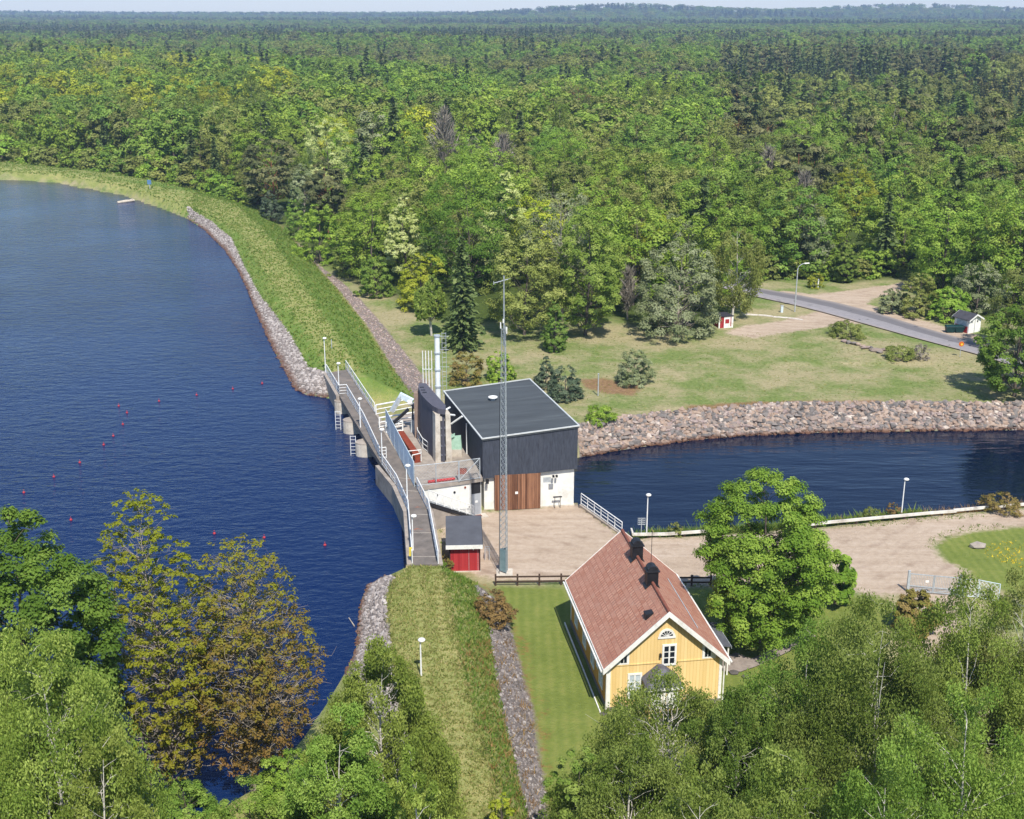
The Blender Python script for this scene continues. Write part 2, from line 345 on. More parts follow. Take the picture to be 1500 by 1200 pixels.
    wv = t.n('TexWave', wave_type='RINGS', rings_direction='Z'); mpw = t.n('Mapping'); t.L.new(tc, mpw.inputs[0]); mpw.inputs['Location'].default_value = (-14, -118, 0); t.L.new(mpw.outputs[0], wv.inputs[0]); wv.inputs['Scale'].default_value = .16; wv.inputs['Distortion'].default_value = 9; wv.inputs['Detail'].default_value = 4; wv.inputs['Detail Scale'].default_value = .35
    grav = t.mix(t.math('MULTIPLY', t.maprange(wv.outputs['Fac'], .7, 1.), t.maprange(n_mid, .42, .62, 0, .38)), grav, lin('#85705f'))
    grav = t.mix(t.maprange(n_mid, .56, .7, 0, .5), grav, lin('#8a7663'))
    col = t.mix(mask('gravel', 1.0, .4), col, grav)
    st = t.ramp(t.noise(tc, 5., 5, .75), [(.3, lin('#4a423d')), (.5, lin('#7b716c')), (.7, lin('#968b86'))])
    col = t.mix(mask('stone', .45, .2), col, st)
    geo = t.n('NewGeometry').outputs['Position']; z = t.n('SeparateXYZ'); t.L.new(geo, z.inputs[0])
    t.L.new(col, b.inputs['Base Color']); b.inputs['Roughness'].default_value = .95; b.inputs['Specular IOR Level'].default_value = .1
    hh = t.math('ADD', t.math('MULTIPLY', n_tuft, .6), t.math('MULTIPLY', n_fine, .6))
    t.L.new(t.bump(hh, .7, .25), b.inputs['Normal'])
    return m
gm.materials.append(mk_ground())
ground = link(bpy.data.objects.new('ground', gm)); ground['kind'] = 'structure'; ground['label'] = 'grassy ground with gravel yard, lawns and meadow'

# ---------------------------------------------------------------- water
def water_mat(name, c, wsc, strength, stretch, rough=.06):
    m, t, b = newmat(name); tc = t.n('TexCoord').outputs['Object']
    mp = t.n('Mapping'); t.L.new(tc, mp.inputs[0]); mp.inputs['Scale'].default_value = stretch; mp.inputs['Rotation'].default_value = (0, 0, -.25)
    a = t.noise(mp.outputs[0], wsc, 3, .5); a2 = t.noise(mp.outputs[0], wsc*3.1, 3, .55); big = t.noise(tc, .035, 3, .5)
    amp = t.maprange(big, .35, .65, .55, 1.15)
    h = t.math('MULTIPLY', t.math('ADD', a, t.math('MULTIPLY', a2, .4)), amp)
    t.L.new(t.bump(h, strength, .35), b.inputs['Normal'])
    b.inputs['Base Color'].default_value = c; b.inputs['Roughness'].default_value = rough; b.inputs['IOR'].default_value = 1.33
    b.inputs['Specular IOR Level'].default_value = .28 if 'res' in name else .5
    return m
def sheet(name, poly, z, mat, label):
    m = fastmesh(name, [(p[0], p[1], z) for p in poly], [list(range(len(poly)))], (mat,)); o = link(bpy.data.objects.new(name, m))
    return tag(o, label, kind='structure')
def grow(poly, k):
    poly = np.asarray(poly); c = []
    n = len(poly); area = sum(poly[i][0]*poly[(i+1) % n][1]-poly[(i+1) % n][0]*poly[i][1] for i in range(n)); sg = 1 if area > 0 else -1
    for i in range(n):
        e1 = poly[i]-poly[i-1]; e2 = poly[(i+1) % n]-poly[i]
        nn = np.array([e1[1], -e1[0]])/(np.linalg.norm(e1)+1e-9) + np.array([e2[1], -e2[0]])/(np.linalg.norm(e2)+1e-9)
        c.append(poly[i] + sg*k*nn/(np.linalg.norm(nn)+1e-9))
    return np.array(c)
RESW = np.vstack([grow(far_water, 0), [[-9.2, 118], [-7.5, 104], [-6.6, 90]], near_water])
# bridge line keeps the water under the deck; the dam bodies hide its rims
sheet('reservoir_water', np.vstack([far_water + np.array([.5, .6]), [[-16, 126], [-10.5, 112], [-8.0, 98], [-7.0, 90]], near_water + np.array([.6, -.3])]), ZW, water_mat('reservoir_mat', (.0032, .0145, .064, 1), .8, .42, (.75, 1.5, 1)), 'deep blue reservoir with small wind ripples')
sheet('river_water', np.vstack([[[4.0, 106], [1.5, 116], [2.5, 123]], river_far + np.array([0, .8]), (near_river + np.array([0, -.8]))[::-1], yard_wall[::-1]]), ZR, water_mat('river_mat', (.0018, .006, .022, 1), .35, .35, (.35, 1.3, 1), .05), 'dark blue outflow river below the power station')

# ---------------------------------------------------------------- asphalt road, garden path
def ribbon(name, a, b, z, mat, label):
    a = np.asarray(a); b = np.asarray(b); V = []; tint = []
    for p, q in zip(a, b):
        for f in np.linspace(0, 1, 9):
            r = p*(1-f)+q*f; V.append((r[0], r[1], z)); tint.append(f)
    n = len(a); F = [[i*9+j, i*9+j+1, (i+1)*9+j+1, (i+1)*9+j] for i in range(n-1) for j in range(8)]
    m = fastmesh(name, V, F, (mat,), tint); o = link(bpy.data.objects.new(name, m)); return tag(o, label, kind='structure')
def asphalt():
    m, t, b = newmat('asphalt'); tc = t.n('TexCoord').outputs['Object']
    n1 = t.noise(tc, 1.2, 6, .7); n2 = t.noise(tc, .25, 5, .7)
    f = t.math('ADD', t.attr('tint'), t.math('MULTIPLY', t.math('SUBTRACT', n2, .5), .12))
    c = t.ramp(f, [(.05, lin('#8d8580')), (.2, lin('#6d6a6c')), (.47, lin('#6f6c6e')), (.5, lin('#8e8a8b')), (.92, lin('#959092')), (1., lin('#9a8d80'))])
    c = t.mix(t.maprange(n1, .3, .7, 0, .35), c, lin('#5d5a5c'))
    pt = t.noise(tc, .5, 3, .6); c = t.mix(t.maprange(pt, .66, .69, 0, .7), c, lin('#4b494c'))
    t.L.new(c, b.inputs['Base Color']); b.inputs['Roughness'].default_value = .9; b.inputs['Specular IOR Level'].default_value = .2; return m
ribbon('road', PP([(1000,402),(1060,411),(1105,421),(1165,431),(1225,443),(1280,457),(1350,479),(1430,502),(1520,529),(1700,590)], .14), PP([(1000,410),(1060,422),(1105,434),(1165,447),(1205,457),(1255,471),(1345,496),(1428,518),(1515,545),(1690,610)], .14), .14, asphalt(), 'grey asphalt country road with a darker lane')
# ---------------------------------------------------------------- stones: riprap banks
def ico():
    t = (1+5**.5)/2
    v = np.array([(-1,t,0),(1,t,0),(-1,-t,0),(1,-t,0),(0,-1,t),(0,1,t),(0,-1,-t),(0,1,-t),(t,0,-1),(t,0,1),(-t,0,-1),(-t,0,1)])/math.sqrt(1+t*t)
    f = np.array([(0,11,5),(0,5,1),(0,1,7),(0,7,10),(0,10,11),(1,5,9),(5,11,4),(11,10,2),(10,7,6),(7,1,8),(3,9,4),(3,4,2),(3,2,6),(3,6,8),(3,8,9),(4,9,5),(2,4,11),(6,2,10),(8,6,7),(9,8,1)])
    return v, f
ICV, ICF = ico()
def rocks_arrays(rng, C, R):
    n = len(C); V = np.repeat(ICV[None], n, 0)*(1 + rng.uniform(-.28, .28, (n, 12, 1)))
    V = V*rng.uniform(.6, 1.25, (n, 1, 3)); a = rng.uniform(0, 6.28, n); c, s = np.cos(a), np.sin(a)
    x = V[..., 0]*c[:, None]-V[..., 1]*s[:, None]; y = V[..., 0]*s[:, None]+V[..., 1]*c[:, None]
    b = rng.uniform(-.5, .5, n); z = V[..., 2]*.75; c, s = np.cos(b), np.sin(b); y, z = y*c[:, None]-z*s[:, None], y*s[:, None]+z*c[:, None]
    V = np.stack([x, y, z], -1)*R[:, None, None] + C[:, None]
    F = (ICF[None] + 12*np.arange(n)[:, None, None]).reshape(-1, 3)
    return V.reshape(-1, 3), F, np.repeat(rng.random(n), 12)
def stonemat(name, stops, wet=None):
    m, t, b = newmat(name); tc = t.n('TexCoord').outputs['Object']
    f = t.math('ADD', t.attr('tint'), t.math('MULTIPLY', t.math('SUBTRACT', t.noise(tc, 3.5, 5, .7), .5), .5))
    c = t.ramp(f, [(p, lin(h)) for p, h in stops])
    if wet is not None:
        z = t.n('SeparateXYZ'); t.L.new(t.n('NewGeometry').outputs['Position'], z.inputs[0])
        c = t.mix(t.maprange(t.math('ADD', z.outputs[2], t.math('MULTIPLY', t.noise(tc, .8), .2)), wet+.55, wet+.25, 0, .85), c, lin('#5a3a28'))
    t.L.new(c, b.inputs['Base Color']); b.inputs['Roughness'].default_value = .9; b.inputs['Specular IOR Level'].default_value = .2; return m
def scatter(rng, poly, n, dens=None):
    lo, hi = poly.min(0), poly.max(0); out = []
    while sum(map(len, out)) < n:
        p = rng.uniform(lo, hi, (n*3, 2)); k = sdist(poly, p[:, 0], p[:, 1]) > 0
        out.append(p[k])
    return np.vstack(out)[:n]
bank_stops = [(0, '#5c5855'), (.3, '#7d7671'), (.5, '#957e6d'), (.7, '#a08e7f'), (.85, '#857470'), (1, '#bdb0a2')]
grey_stops = [(0, '#6e6762'), (.4, '#857c77'), (.7, '#988f8a'), (1, '#b0a8a2')]
BANKM = stonemat('bank_stone', bank_stops, ZR); GREYM = stonemat('riprap_stone', grey_stops, ZW); STRIPM = stonemat('strip_stone', [(0, '#57524f'), (.5, '#726b68'), (.8, '#857d79'), (1, '#a29b95')])
def stuff_rocks(name, seed, poly, n, r0, r1, mat, label, sink=-.2):
    rng = np.random.default_rng(seed); p = scatter(rng, poly, n); R = r0 + (r1-r0)*rng.random(n)**2.2
    C = np.column_stack([p, hgt(p[:, 0], p[:, 1]) + R*sink])
    V, F, t = rocks_arrays(rng, C, R); m = fastmesh(name, V, F, (mat,), t); o = link(bpy.data.objects.new(name, m)); return tag(o, label, kind='stuff')
visible_bank = FBANK[(FBANK[:, 0] < 75)]
fb = np.vstack([river_far[:8], bank_top[:8][::-1]])
stuff_rocks('river_bank_stones', 1, fb, 6500, .12, .46, BANKM, 'pale pink and grey quarry stones heaped along the river bank', 0.)
stuff_rocks('dam_riprap', 2, RIP1, 6500, .12, .34, GREYM, 'grey stone facing on the reservoir side of the long grass dam')
stuff_rocks('shore_riprap', 3, RIP2, 2600, .08, .24, GREYM, 'grey stone facing on the reservoir side of the near grass dam')
stuff_rocks('slope_stones', 4, rock_strip, 5200, .05, .18, STRIPM, 'grey stone strip at the foot of the near dam beside the lawn')
stuff_rocks('ditch_stones', 6, toe_path, 3600, .06, .18, stonemat('path_stone', [(0, '#6f5f57'), (.5, '#8d7b71'), (.8, '#9f8d83'), (1, '#b8a89e')]), 'grey stones in the drain strip along the foot of the far dam')
rng = np.random.default_rng(11)
protos = []
for k in range(8):
    V, F, t = rocks_arrays(rng, np.zeros((1, 3)), np.ones(1)); m = fastmesh('boulder', V, F, (BANKM,), np.full(12, rng.random())); protos.append(m)
p = scatter(rng, np.vstack([river_far[:8] + [0, .1], (river_far[:8] + [0, 2.2])[::-1]]), 170)
for x, y in p:
    o = link(bpy.data.objects.new('boulder', protos[rng.integers(8)])); r = rng.uniform(.38, .66); o.scale = (r, r, r*.8); o.rotation_euler = (0, 0, rng.uniform(0, 6.3))
    o.location = (x, y, float(hgt(x, y)) + r*.15); tag(o, 'big boulder low on the stone river bank near the waterline', 'boulder', 'big boulders along the river waterline')
# stone row in the meadow by the road
for k, (px, py, r) in enumerate([(1236,503,.45),(1243,505,.5),(1250,506,.55),(1257,508,.45),(1263,511,.5),(1269,513,.5),(1276,514,.5),(1283,517,.6),(1296,516,.5),(1304,523,.45),(1289,520,.4)]):
    o = link(bpy.data.objects.new('meadow_stone', protos[k % 8])); o.scale = (r*1.25, r, r*.8); o.rotation_euler = (0, 0, k*1.3); q = P(px, py, 0); o.location = (q[0], q[1], float(hgt(q[0], q[1]))+.2)
    tag(o, 'pale stone in the stone row on the meadow below the road', 'stone', 'stones in the row on the meadow')
# ---------------------------------------------------------------- grass tufts
def tufts(name, seed, poly, n, h0, h1, mat, label, blades=4, wid=.05, inside=None):
    rng = np.random.default_rng(seed); p = scatter(rng, poly, n)
    if inside is not None: p = p[inside(p)]
    n = len(p); z = hgt(p[:, 0], p[:, 1])
    base = np.repeat(np.column_stack([p, z]), blades, 0); N = len(base); base[:, :2] += rng.normal(0, .1, (N, 2))
    a = rng.uniform(0, 6.28, N); H = rng.uniform(h0, h1, N)*np.repeat(rng.uniform(.5, 1.2, n), blades); w = wid*(1+H)
    d = np.column_stack([np.cos(a), np.sin(a), 0*a]); lean = rng.normal(0, .5, (N, 2))*H[:, None]
    top = base + np.column_stack([lean, H]); V = np.stack([base-d*w[:, None], base+d*w[:, None], top], 1).reshape(-1, 3); V[:, 2] -= .03
    F = np.arange(3*N).reshape(N, 3); t = np.repeat(np.repeat(rng.random(n), blades)*.6 + rng.random(N)*.4, 3)
    m = fastmesh(name, V, F, (mat,), t); o = link(bpy.data.objects.new(name, m)); return tag(o, label, kind='stuff')
TUFT = leafmat('tuft', [(0, '#65742f'), (.4, '#858d4c'), (.7, '#a79d64'), (1, '#c2b484')], .4, 0)
LUSH = leafmat('lush_tuft', [(0, '#4f682b'), (.55, '#6f8a3b'), (.85, '#92914c'), (1, '#b0a06a')], .4, 0)
RUST = leafmat('dry_stalks', [(0, '#75532f'), (.5, '#937245'), (1, '#b29a68')], .2, 0)
nd = np.vstack([near_crest_l, near_crest_r[::-1]])
nslope = np.vstack([near_crest_r, near_toe[::-1]])
vis = lambda p: p[:, 1] > 50
tufts('grass', 21, np.vstack([near_crest_l[:8], near_crest_r[:9][::-1]]), 7500, .06, .22, TUFT, 'straw and green grass on the crest of the near dam', inside=lambda p: (p[:, 1] > 50) & ((np.abs(sdist(TRACK2, p[:, 0], p[:, 1], False) - .75) > .28) | (np.sin(p[:, 1]*7.3) > -.3)))
tufts('grass', 22, np.vstack([near_crest_r[:9], near_toe[:9][::-1]]), 5500, .08, .3, LUSH, 'rough green grass on the slope of the near dam', inside=lambda p: sdist(rock_strip, p[:, 0], p[:, 1]) < 0)
tufts('dry_stalks', 23, np.vstack([near_crest_r[3:9], near_toe[4:9][::-1]]), 420, .2, .55, RUST, 'rusty dry stalks on the slope beside the stone strip', 6, .018    )
tufts('grass', 24, np.vstack([RIPTOP, far_toe[:9][::-1]]), 15000, .08, .3, LUSH, 'long green grass on the crest and slope of the far dam', 3, .09)
tufts('shore_grass', 29, np.vstack([far_water[1:8], far_toe[8:13]]), 9000, .1, .4, LUSH, 'long mottled grass on the far natural shore', 3, .1)
tufts('meadow_grass', 25, MEADOW, 7000, .04, .14, TUFT, 'short dry grass on the meadow', 3, .08)
tufts('bank_weeds', 26, np.vstack([guard[1:6] + [0, .3], (guard[1:6] + [0, 2.0])[::-1]]), 2600, .3, 1.0, LUSH, 'green weeds on the river bank behind the low guard beam', 5, .05)
tufts('bank_weeds', 27, np.vstack([guard[4:8] + [0, .5], (guard[4:8] + [0, 1.8])[::-1]]), 1300, .3, .85, RUST, 'brown dry weeds on the river bank behind the low guard beam', 6, .022)
tufts('yard_weeds', 30, YARD + 0., 9000, .04, .2, LUSH, 'sparse weeds along the edges of the gravel yard', 4, .04, inside=lambda p: (np.abs(sdist(YARD, p[:, 0], p[:, 1])) < .9) & (wob(p[:, 0], p[:, 1], 3.) > .2))
tufts('dandelions', 28, PP([(1450,795),(1500,790),(1560,800),(1560,840),(1480,830),(1440,812)], 0), 240, .1, .2, plain('dandelion', '#b9a11c', '#d0b428', 5, .8), 'yellow dandelions in the grass beside the gravel road', 2, .07)
# ---------------------------------------------------------------- materials for built things
WHITE = plain('white_paint', '#d8d6d0', '#eceae4', 3, .55, grime='#b9b2a4', gscale=1.2)
RAILW = plain('rail_paint', '#d6d6d2', '#efeeea', 4, .5)
GALV = plain('galvanised', '#9ba1a4', '#bcc1c3', 5, .55, .2)
GALVB = plain('blue_galvanised', '#b3c2c9', '#d2dde1', 4, .6)
CONC = plain('concrete', '#857c73', '#a79c90', 1.3, .9, bump=.3, grime='#6a5f56', gscale=.5)
CONCL = plain('pale_concrete', '#b0a698', '#cfc6b8', 1.6, .9, bump=.3, grime='#8d8070', gscale=.9)
DECK = plain('deck_asphalt', '#5d5752', '#787069', 1.1, .95, bump=.2, grime='#8a7d72', gscale=.4)
RENDERW = plain('white_render', '#cfcdc4', '#e6e4dc', 1.2, .85, grime='#aaa595', gscale=.5)
FELT = plain('roof_felt', '#3d4144', '#4b5053', .6, .9, stretch=(.25, 2.2, 1), grime='#5b6062', gscale=.35)
CLAD = plain('dark_cladding', '#30333b', '#434853', 2.5, .8, stretch=(3, 3, .5), bump=.2, grime='#4b4f58', gscale=1.4)
TOWERC = plain('tower_cladding', '#4b4a52', '#57555e', 1.5, .7, stretch=(2, 2, .4))
DARK = plain('dark_metal', '#1b1c1f', '#2a2b2f', 3, .5)
RUSTB = plain('rust_paint', '#6e2f1d', '#8a4029', 3, .8)
REDP = plain('red_pipe', '#a02a2c', '#bb3b3a', 3, .6)
GREENP = plain('pale_green', '#86a792', '#a4c2ae', 3, .6)
WOODD = plain('dark_timber', '#3a2c24', '#57463a', 3, .85, stretch=(6, 1, 1))
GLASS = plain('window_glass', '#14181d', '#252b32', .8, .08)
GLASSL = plain('curtained_glass', '#9aa6ae', '#c3ccd0', 2.5, .12)
CURT = plain('curtain', '#b9c2c6', '#dfe3e3', 3, .6)
SHEDRED = boards('shed_boards', '#97282c', '#b0383b', .16, (1, .06, 0), dark='#6e1b1f')
HUTRED = boards('hut_boards', '#8e2628', '#a33434', .15, (1, 1, 0), dark='#661a1c')
GATEW = boards('gate_boards', '#553626', '#9e7256', .17, (1, .13, 0), dark='#3d2015')
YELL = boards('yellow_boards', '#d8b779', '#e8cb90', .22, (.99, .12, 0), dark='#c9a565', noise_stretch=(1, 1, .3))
YELL_SHADED = boards('yellow_shaded_boards', '#c08a3c', '#d09c4c', .22, (-.12, .99, 0), dark='#99702f', noise_stretch=(1, 1, .3))  # same boards as the gable, the long wall's shade put into darker colours
def tiles():
    m, t, b = newmat('roof_tiles'); uv = t.n('UVMap').outputs[0]
    br = t.n('TexBrick'); t.L.new(uv, br.inputs['Vector']); br.offset = .5
    for k, v in (('Scale', 1.), ('Mortar Size', .018), ('Mortar Smooth', .3), ('Bias', 0.), ('Brick Width', .3), ('Row Height', .37)): br.inputs[k].default_value = v
    br.inputs['Color1'].default_value = lin('#a26b57'); br.inputs['Color2'].default_value = lin('#b78771'); br.inputs['Mortar'].default_value = lin('#7c5043')
    n1 = t.noise(uv, .5, 5, .65); n2 = t.noise(uv, 5.5, 3, .6); n3 = t.noise(uv, 1.6, 5, .7)
    c = t.mix(t.maprange(n1, .35, .65, 0, .5), br.outputs['Color'], lin('#a98170'))
    c = t.mix(t.maprange(n3, .55, .75, 0, .55), c, lin('#8f786d'))
    c = t.mix(t.maprange(n2, .62, .67, 0, .8), c, lin('#b9a08a'))
    t.L.new(c, b.inputs['Base Color']); b.inputs['Roughness'].default_value = .85; b.inputs['Specular IOR Level'].default_value = .2
    s = t.n('SeparateXYZ'); t.L.new(uv, s.inputs[0])
    wx = t.math('SINE', t.math('MULTIPLY', s.outputs[0], 6.2832/.3)); wy = t.math('FRACT', t.math('MULTIPLY', s.outputs[1], 1/.37))
    t.L.new(t.bump(t.math('ADD', t.math('MULTIPLY', wx, .5), t.math('MULTIPLY', wy, -.7)), .5, .04), b.inputs['Normal']); return m
TILE = tiles()
def set_uv(o, fn):
    m = o.data; uv = m.uv_layers.new(name='UVMap'); org = ORG[o.parent.name] if o.parent else ORG[o.name]
    for l in m.loops: uv.data[l.index].uv = fn(np.array(m.vertices[l.vertex_index].co) + org)

def railing(pts, parent, h=1.05, rails=(.1, .42, .74, 1.05), spacing=1.6, r=.034, mat=None, name='railing', ends=True, top=.042):
    """a tube railing along pts: rails joined in one mesh, each post a sub-part"""
    mat = mat or RAILW; b = MB(); pts = [np.array(p, float) for p in pts]
    for z in rails:
        b.tube([p + [0, 0, z] for p in pts], top if z == rails[-1] else r*.8, 6)
    ra = b.build(name, mat, parent); pm = MB()
    L = [0]
    for p, q in zip(pts, pts[1:]): L.append(L[-1] + np.linalg.norm(q-p))
    n = max(2, int(round(L[-1]/spacing))+1); k0 = None
    for s_ in np.linspace(0, L[-1], n):
        i = min(np.searchsorted(L, s_, 'right')-1, len(pts)-2); f = (s_-L[i])/(L[i+1]-L[i]); p = pts[i]*(1-f)+pts[i+1]*f
        MB().tube([p - [0, 0, .02], p + [0, 0, h]], r*1.15, 6).build('post', mat, ra)
    return ra
def mesh_wires(b, p, q, h, sp=.14, w=.012, z0=.06):
    """chain-link wires between two posts"""
    p = np.array(p, float); q = np.array(q, float); L = np.linalg.norm((q-p)[:2]); d = (q-p)/L; n = int((L+h)/sp)
    for k in range(1, n):
        s = k*sp - h
        for sg in (1, -1):
            a0, a1 = s, s+h
            lo = max(a0, 0); hi = min(a1, L)
            if hi - lo < .05: continue
            za, zb = z0+(lo-a0), z0+(hi-a0)
            if sg < 0: za, zb = z0+h-(lo-a0), z0+h-(hi-a0)
            b.bar(p + d*lo + [0, 0, za], p + d*hi + [0, 0, zb], w)
# ---------------------------------------------------------------- dam bridge
Lf = [P(*q, ZC) for q in ((478,547),(518,615),(556,676))]; Rf = [P(*q, ZC) for q in ((507,541),(549,606),(590,670))]
Ln = [P(*q, ZC) for q in ((559,681),(580,712),(597,750),(603,827))]; Rn = [P(*q, ZC) for q in ((590,682),(611,715),(629,750),(643,827))]
br = empty('dam_bridge', P(560, 690, ZC), 'long concrete dam bridge with white railings and round piers across the reservoir outlet', 'bridge')
def strip(b, A, B, z0, z1):
    for i in range(len(A)-1):
        q = [A[i], B[i], B[i+1], A[i+1]]; b.hexa([(p[0], p[1], z0) for p in q], [(p[0], p[1], z1) for p in q])
d1 = MB(); strip(d1, Lf[::-1] , Rf[::-1], ZC-.5, ZC); d1.build('deck', DECK, br)
d2 = MB(); Lk = [P(555,674,ZC)] + Ln; Rk = [P(589,668,ZC)] + Rn
strip(d2, Lk[::-1], Rk[::-1], ZC-.45, ZC+.004); d2.build('deck', DECK, br)
def side_wall(A, t, z0, z1, mat, name='wall', out=-1):
    b = MB()
    for p, q in zip(A, A[1:]):
        d = (q-p)[:2]; n = np.array([-d[1], d[0]])/np.linalg.norm(d)*t*out
        a = [(p[0], p[1]), (q[0], q[1]), (q[0]+n[0], q[1]+n[1]), (p[0]+n[0], p[1]+n[1])]
        b.prism(a, z0, z1)
    return b.build(name, mat, br)
side_wall([P(555,682,ZC)]+Ln[1:], .35, -3, ZC+.06, CONC, 'side_wall')
side_wall(Rn[1:], .3, -1, ZC+.05, CONC, 'side_wall', 1)
side_wall([Lf[0], P(497,580,ZC)], .35, -3, ZC+.05, CONC, 'abutment_wall')
side_wall([Rf[0], Rf[1], Rf[2]], .25, ZC-.9, ZC+.05, CONC, 'edge_beam', 1)
b = MB()
for k in (0, 1, 2, 3, 4):
    i0, f0 = ((0, .6), (1, .15), (2, .05), (2, .42), (2, .86))[k]
    p = Ln[i0]*(1-f0)+Ln[i0+1]*f0; q = Rn[i0]*(1-f0)+Rn[i0+1]*f0
    e = (Ln[i0+1]-Ln[i0])/np.linalg.norm(Ln[i0+1]-Ln[i0])*.05; p = p+[0,0,.007]; q = q+[0,0,.007]
    b.quad(p, q, q+e, p+e)
b.build('expansion_joint', CONCL, br)
# rusty paint marks left on the deck
OR = plain('orange_stain', '#9a5238', '#7f6a5e', 4, .95)
for px, py, w in ((612, 743, .35), (612, 775, .5), (600, 703, .3)):
    c = P(px, py, ZC+.009); an = np.linspace(0, 6.28, 13)[:-1]; rr = .6 + .4*np.sin(an*3+px)
    MB().add([c + [w*r*math.cos(a), w*.4*r*math.sin(a), 0] for a, r in zip(an, rr)], [list(range(12))]).build('paint_stain', OR, br)
for (px, py), rr in zip(((502,580),(517,608),(537,640)), (.75, .85, .9)):
    c = P(px, py, ZC); m = MB(); R_ = rr; e = (Lf[2]-Lf[0])[:2]; e /= np.linalg.norm(e); nrm = np.array([-e[1], e[0]])*-1
    if np.dot(nrm, [-1, -.3]) < 0: nrm = -nrm
    poly = [c[:2] + nrm*(R_*1.25*math.sin(a)+.0) + e*R_*math.cos(a) for a in np.linspace(0, math.pi, 11)]
    poly += [c[:2] - nrm*2.0 - e*R_, c[:2] - nrm*2.0 + e*R_]
    pr = m.prism(poly if True else 0, -3, ZC-.55).build('pier', CONCL if px > 500 else CONC, br)
    cap = MB().prism([c[:2] + (np.array(q)-c[:2])*1.0 for q in poly[:11]], ZC-.548, ZC-.45).build('pier_cap', CONC, br)
# gate slots with rust, ladders on piers
for px, py in ((508,604),(531,640)):
    c = P(px, py, ZC); MB().bar(c + [.5, .4, -.3], c + [1.2, -.2, -2.6], .35, .5).build('sluice_beam', RUSTB, br)
    l = MB()
    for dx in (-.25, .25): l.tube([c + [dx-.9, -.3, .2], c + [dx-.9, -.3, -2.5]], .03, 6); 
    for z in np.arange(-2.3, .2, .35): l.tube([c + [-1.15, -.3, z], c + [-.65, -.3, z]], .02, 5)
    l.build('ladder', RAILW, br)
off = np.array([.05, 0, 0])
railing([Lf[0]+off, P(497,578,ZC)], br)
railing([P(497,578,ZC), P(508,577,ZC), P(533,620,ZC), P(557,672,ZC), P(566,671,ZC)], br)
railing([P(560,681,ZC), P(581,712,ZC), P(598,750,ZC), P(604,826,ZC)], br)
railing([Rf[0], P(549,605,ZC)], br)
railing([P(611,716,ZC), P(628,750,ZC), P(642,826,ZC)], br)
MB().box(*(lambda c: (c[0]-.12, c[0]+.12, c[1]-.1, c[1]+.1, c[2]+.5, c[2]+1.15))(P(602,823,ZC))).build('yellow_marker', plain('yellow_sign', '#c9b13a', '#ddc858', 3, .6), br)
# ---------------------------------------------------------------- lamp posts
def lamp_post(base, h, label, arm=.0, group='lamp posts on the dam and along the river'):
    t = empty('lamp_post', base, label, 'lamp post', group)
    b = np.array(base, float); MB().tube([b, b+[0, 0, h*.5], b+[0, 0, h]], [.06, .05, .042], 8).build('pole', RAILW, t)
    c = b + [arm, 0, h]
    m = MB()
    for k, (z, r) in enumerate(((0, .08), (.05, .26), (.13, .3), (.2, .2), (.24, .05))):
        pass
    pts = [c+[0, 0, z] for z in (0, .05, .13, .2, .24)]
    m.tube(pts, [.06, .2, .24, .17, .04], 14).build('lamp_head', WHITE, t, smooth=True)
    return t
def lamp_px(px, pyb, pyt, z, label, arm=0.):
    b = P(px, pyb, z); return lamp_post(b, ZAT(pyt, b[1])-z, label, arm)
lamp_px(477, 545, 497, ZC, 'white headed lamp post at the far end of the dam bridge', .06)
lamp_px(497, 577, 534, ZC, 'white headed lamp post at the bend of the bridge railing above the first pier', .06)
lamp_px(528, 626, 586, ZC, 'white headed lamp post on the bridge railing between the second and third piers', .06)
lamp_px(560, 676, 631, ZC, 'white headed lamp post where the bridge railing meets the blue mesh fence', .06)
lamp_px(597, 746, 684, ZC, 'tall white headed lamp post on the bridge railing beside the concrete platform', .12)
lamp_px(605, 806, 758, ZC, 'white headed lamp post near the grassy end of the bridge beside the red shed', .12)
lamp_px(617, 990, 940, ZC, 'white headed lamp post alone on the grassy crest of the near dam', .08)
lamp_px(947, 784, 727, 0, 'white headed lamp post on the river bank behind the red roofed house', .06)
lamp_px(1320, 757, 704, 0, 'white headed lamp post on the river bank beyond the big round tree', .12)
# ---------------------------------------------------------------- power station
A, B_, C_, D_ = (np.array(v) for v in ((-2.63, 102.0), (5.95, 103.25), (1.75, 117.7), (-6.75, 116.0)))
zA, zB, zC, zD = 6.95, 7.75, 7.75, 7.0
ps = empty('power_station', (*((A+B_+C_+D_)/4), 0), 'power station hall with dark cladding, flat dark roof and white base beside the river', 'building')
def inset(k):
    c = (A+B_+C_+D_)/4; return [v + (c-v)/np.linalg.norm(c-v)*k for v in (A, B_, C_, D_)]
q = inset(.5); MB().prism(q, -4, 3.6).build('base_wall', RENDERW, ps)
lo = [(*v, z) for v, z in zip(inset(.12), (3.15, 3.65, 3.6, 3.4))]; hi = [(*v, z-.22) for v, z in zip(inset(.12), (zA, zB, zC, zD))]
MB().hexa(lo, hi).build('upper_cladding', CLAD, ps)
rl = [(*v, z-.2) for v, z in zip((A, B_, C_, D_), (zA, zB, zC, zD))]; rh = [(*v, z) for v, z in zip((A, B_, C_, D_), (zA, zB, zC, zD))]
rf = MB().hexa(rl, rh).build('roof', FELT, ps)
b = MB(); R4 = [np.array(v) for v in rh]
for i in range(4): b.bar(R4[i]+[0, 0, .02], R4[(i+1) % 4]+[0, 0, .02], .13, .1)
b.build('roof_trim', plain('trim_grey', '#b0b2b0', '#c6c8c5', 3, .7), rf)
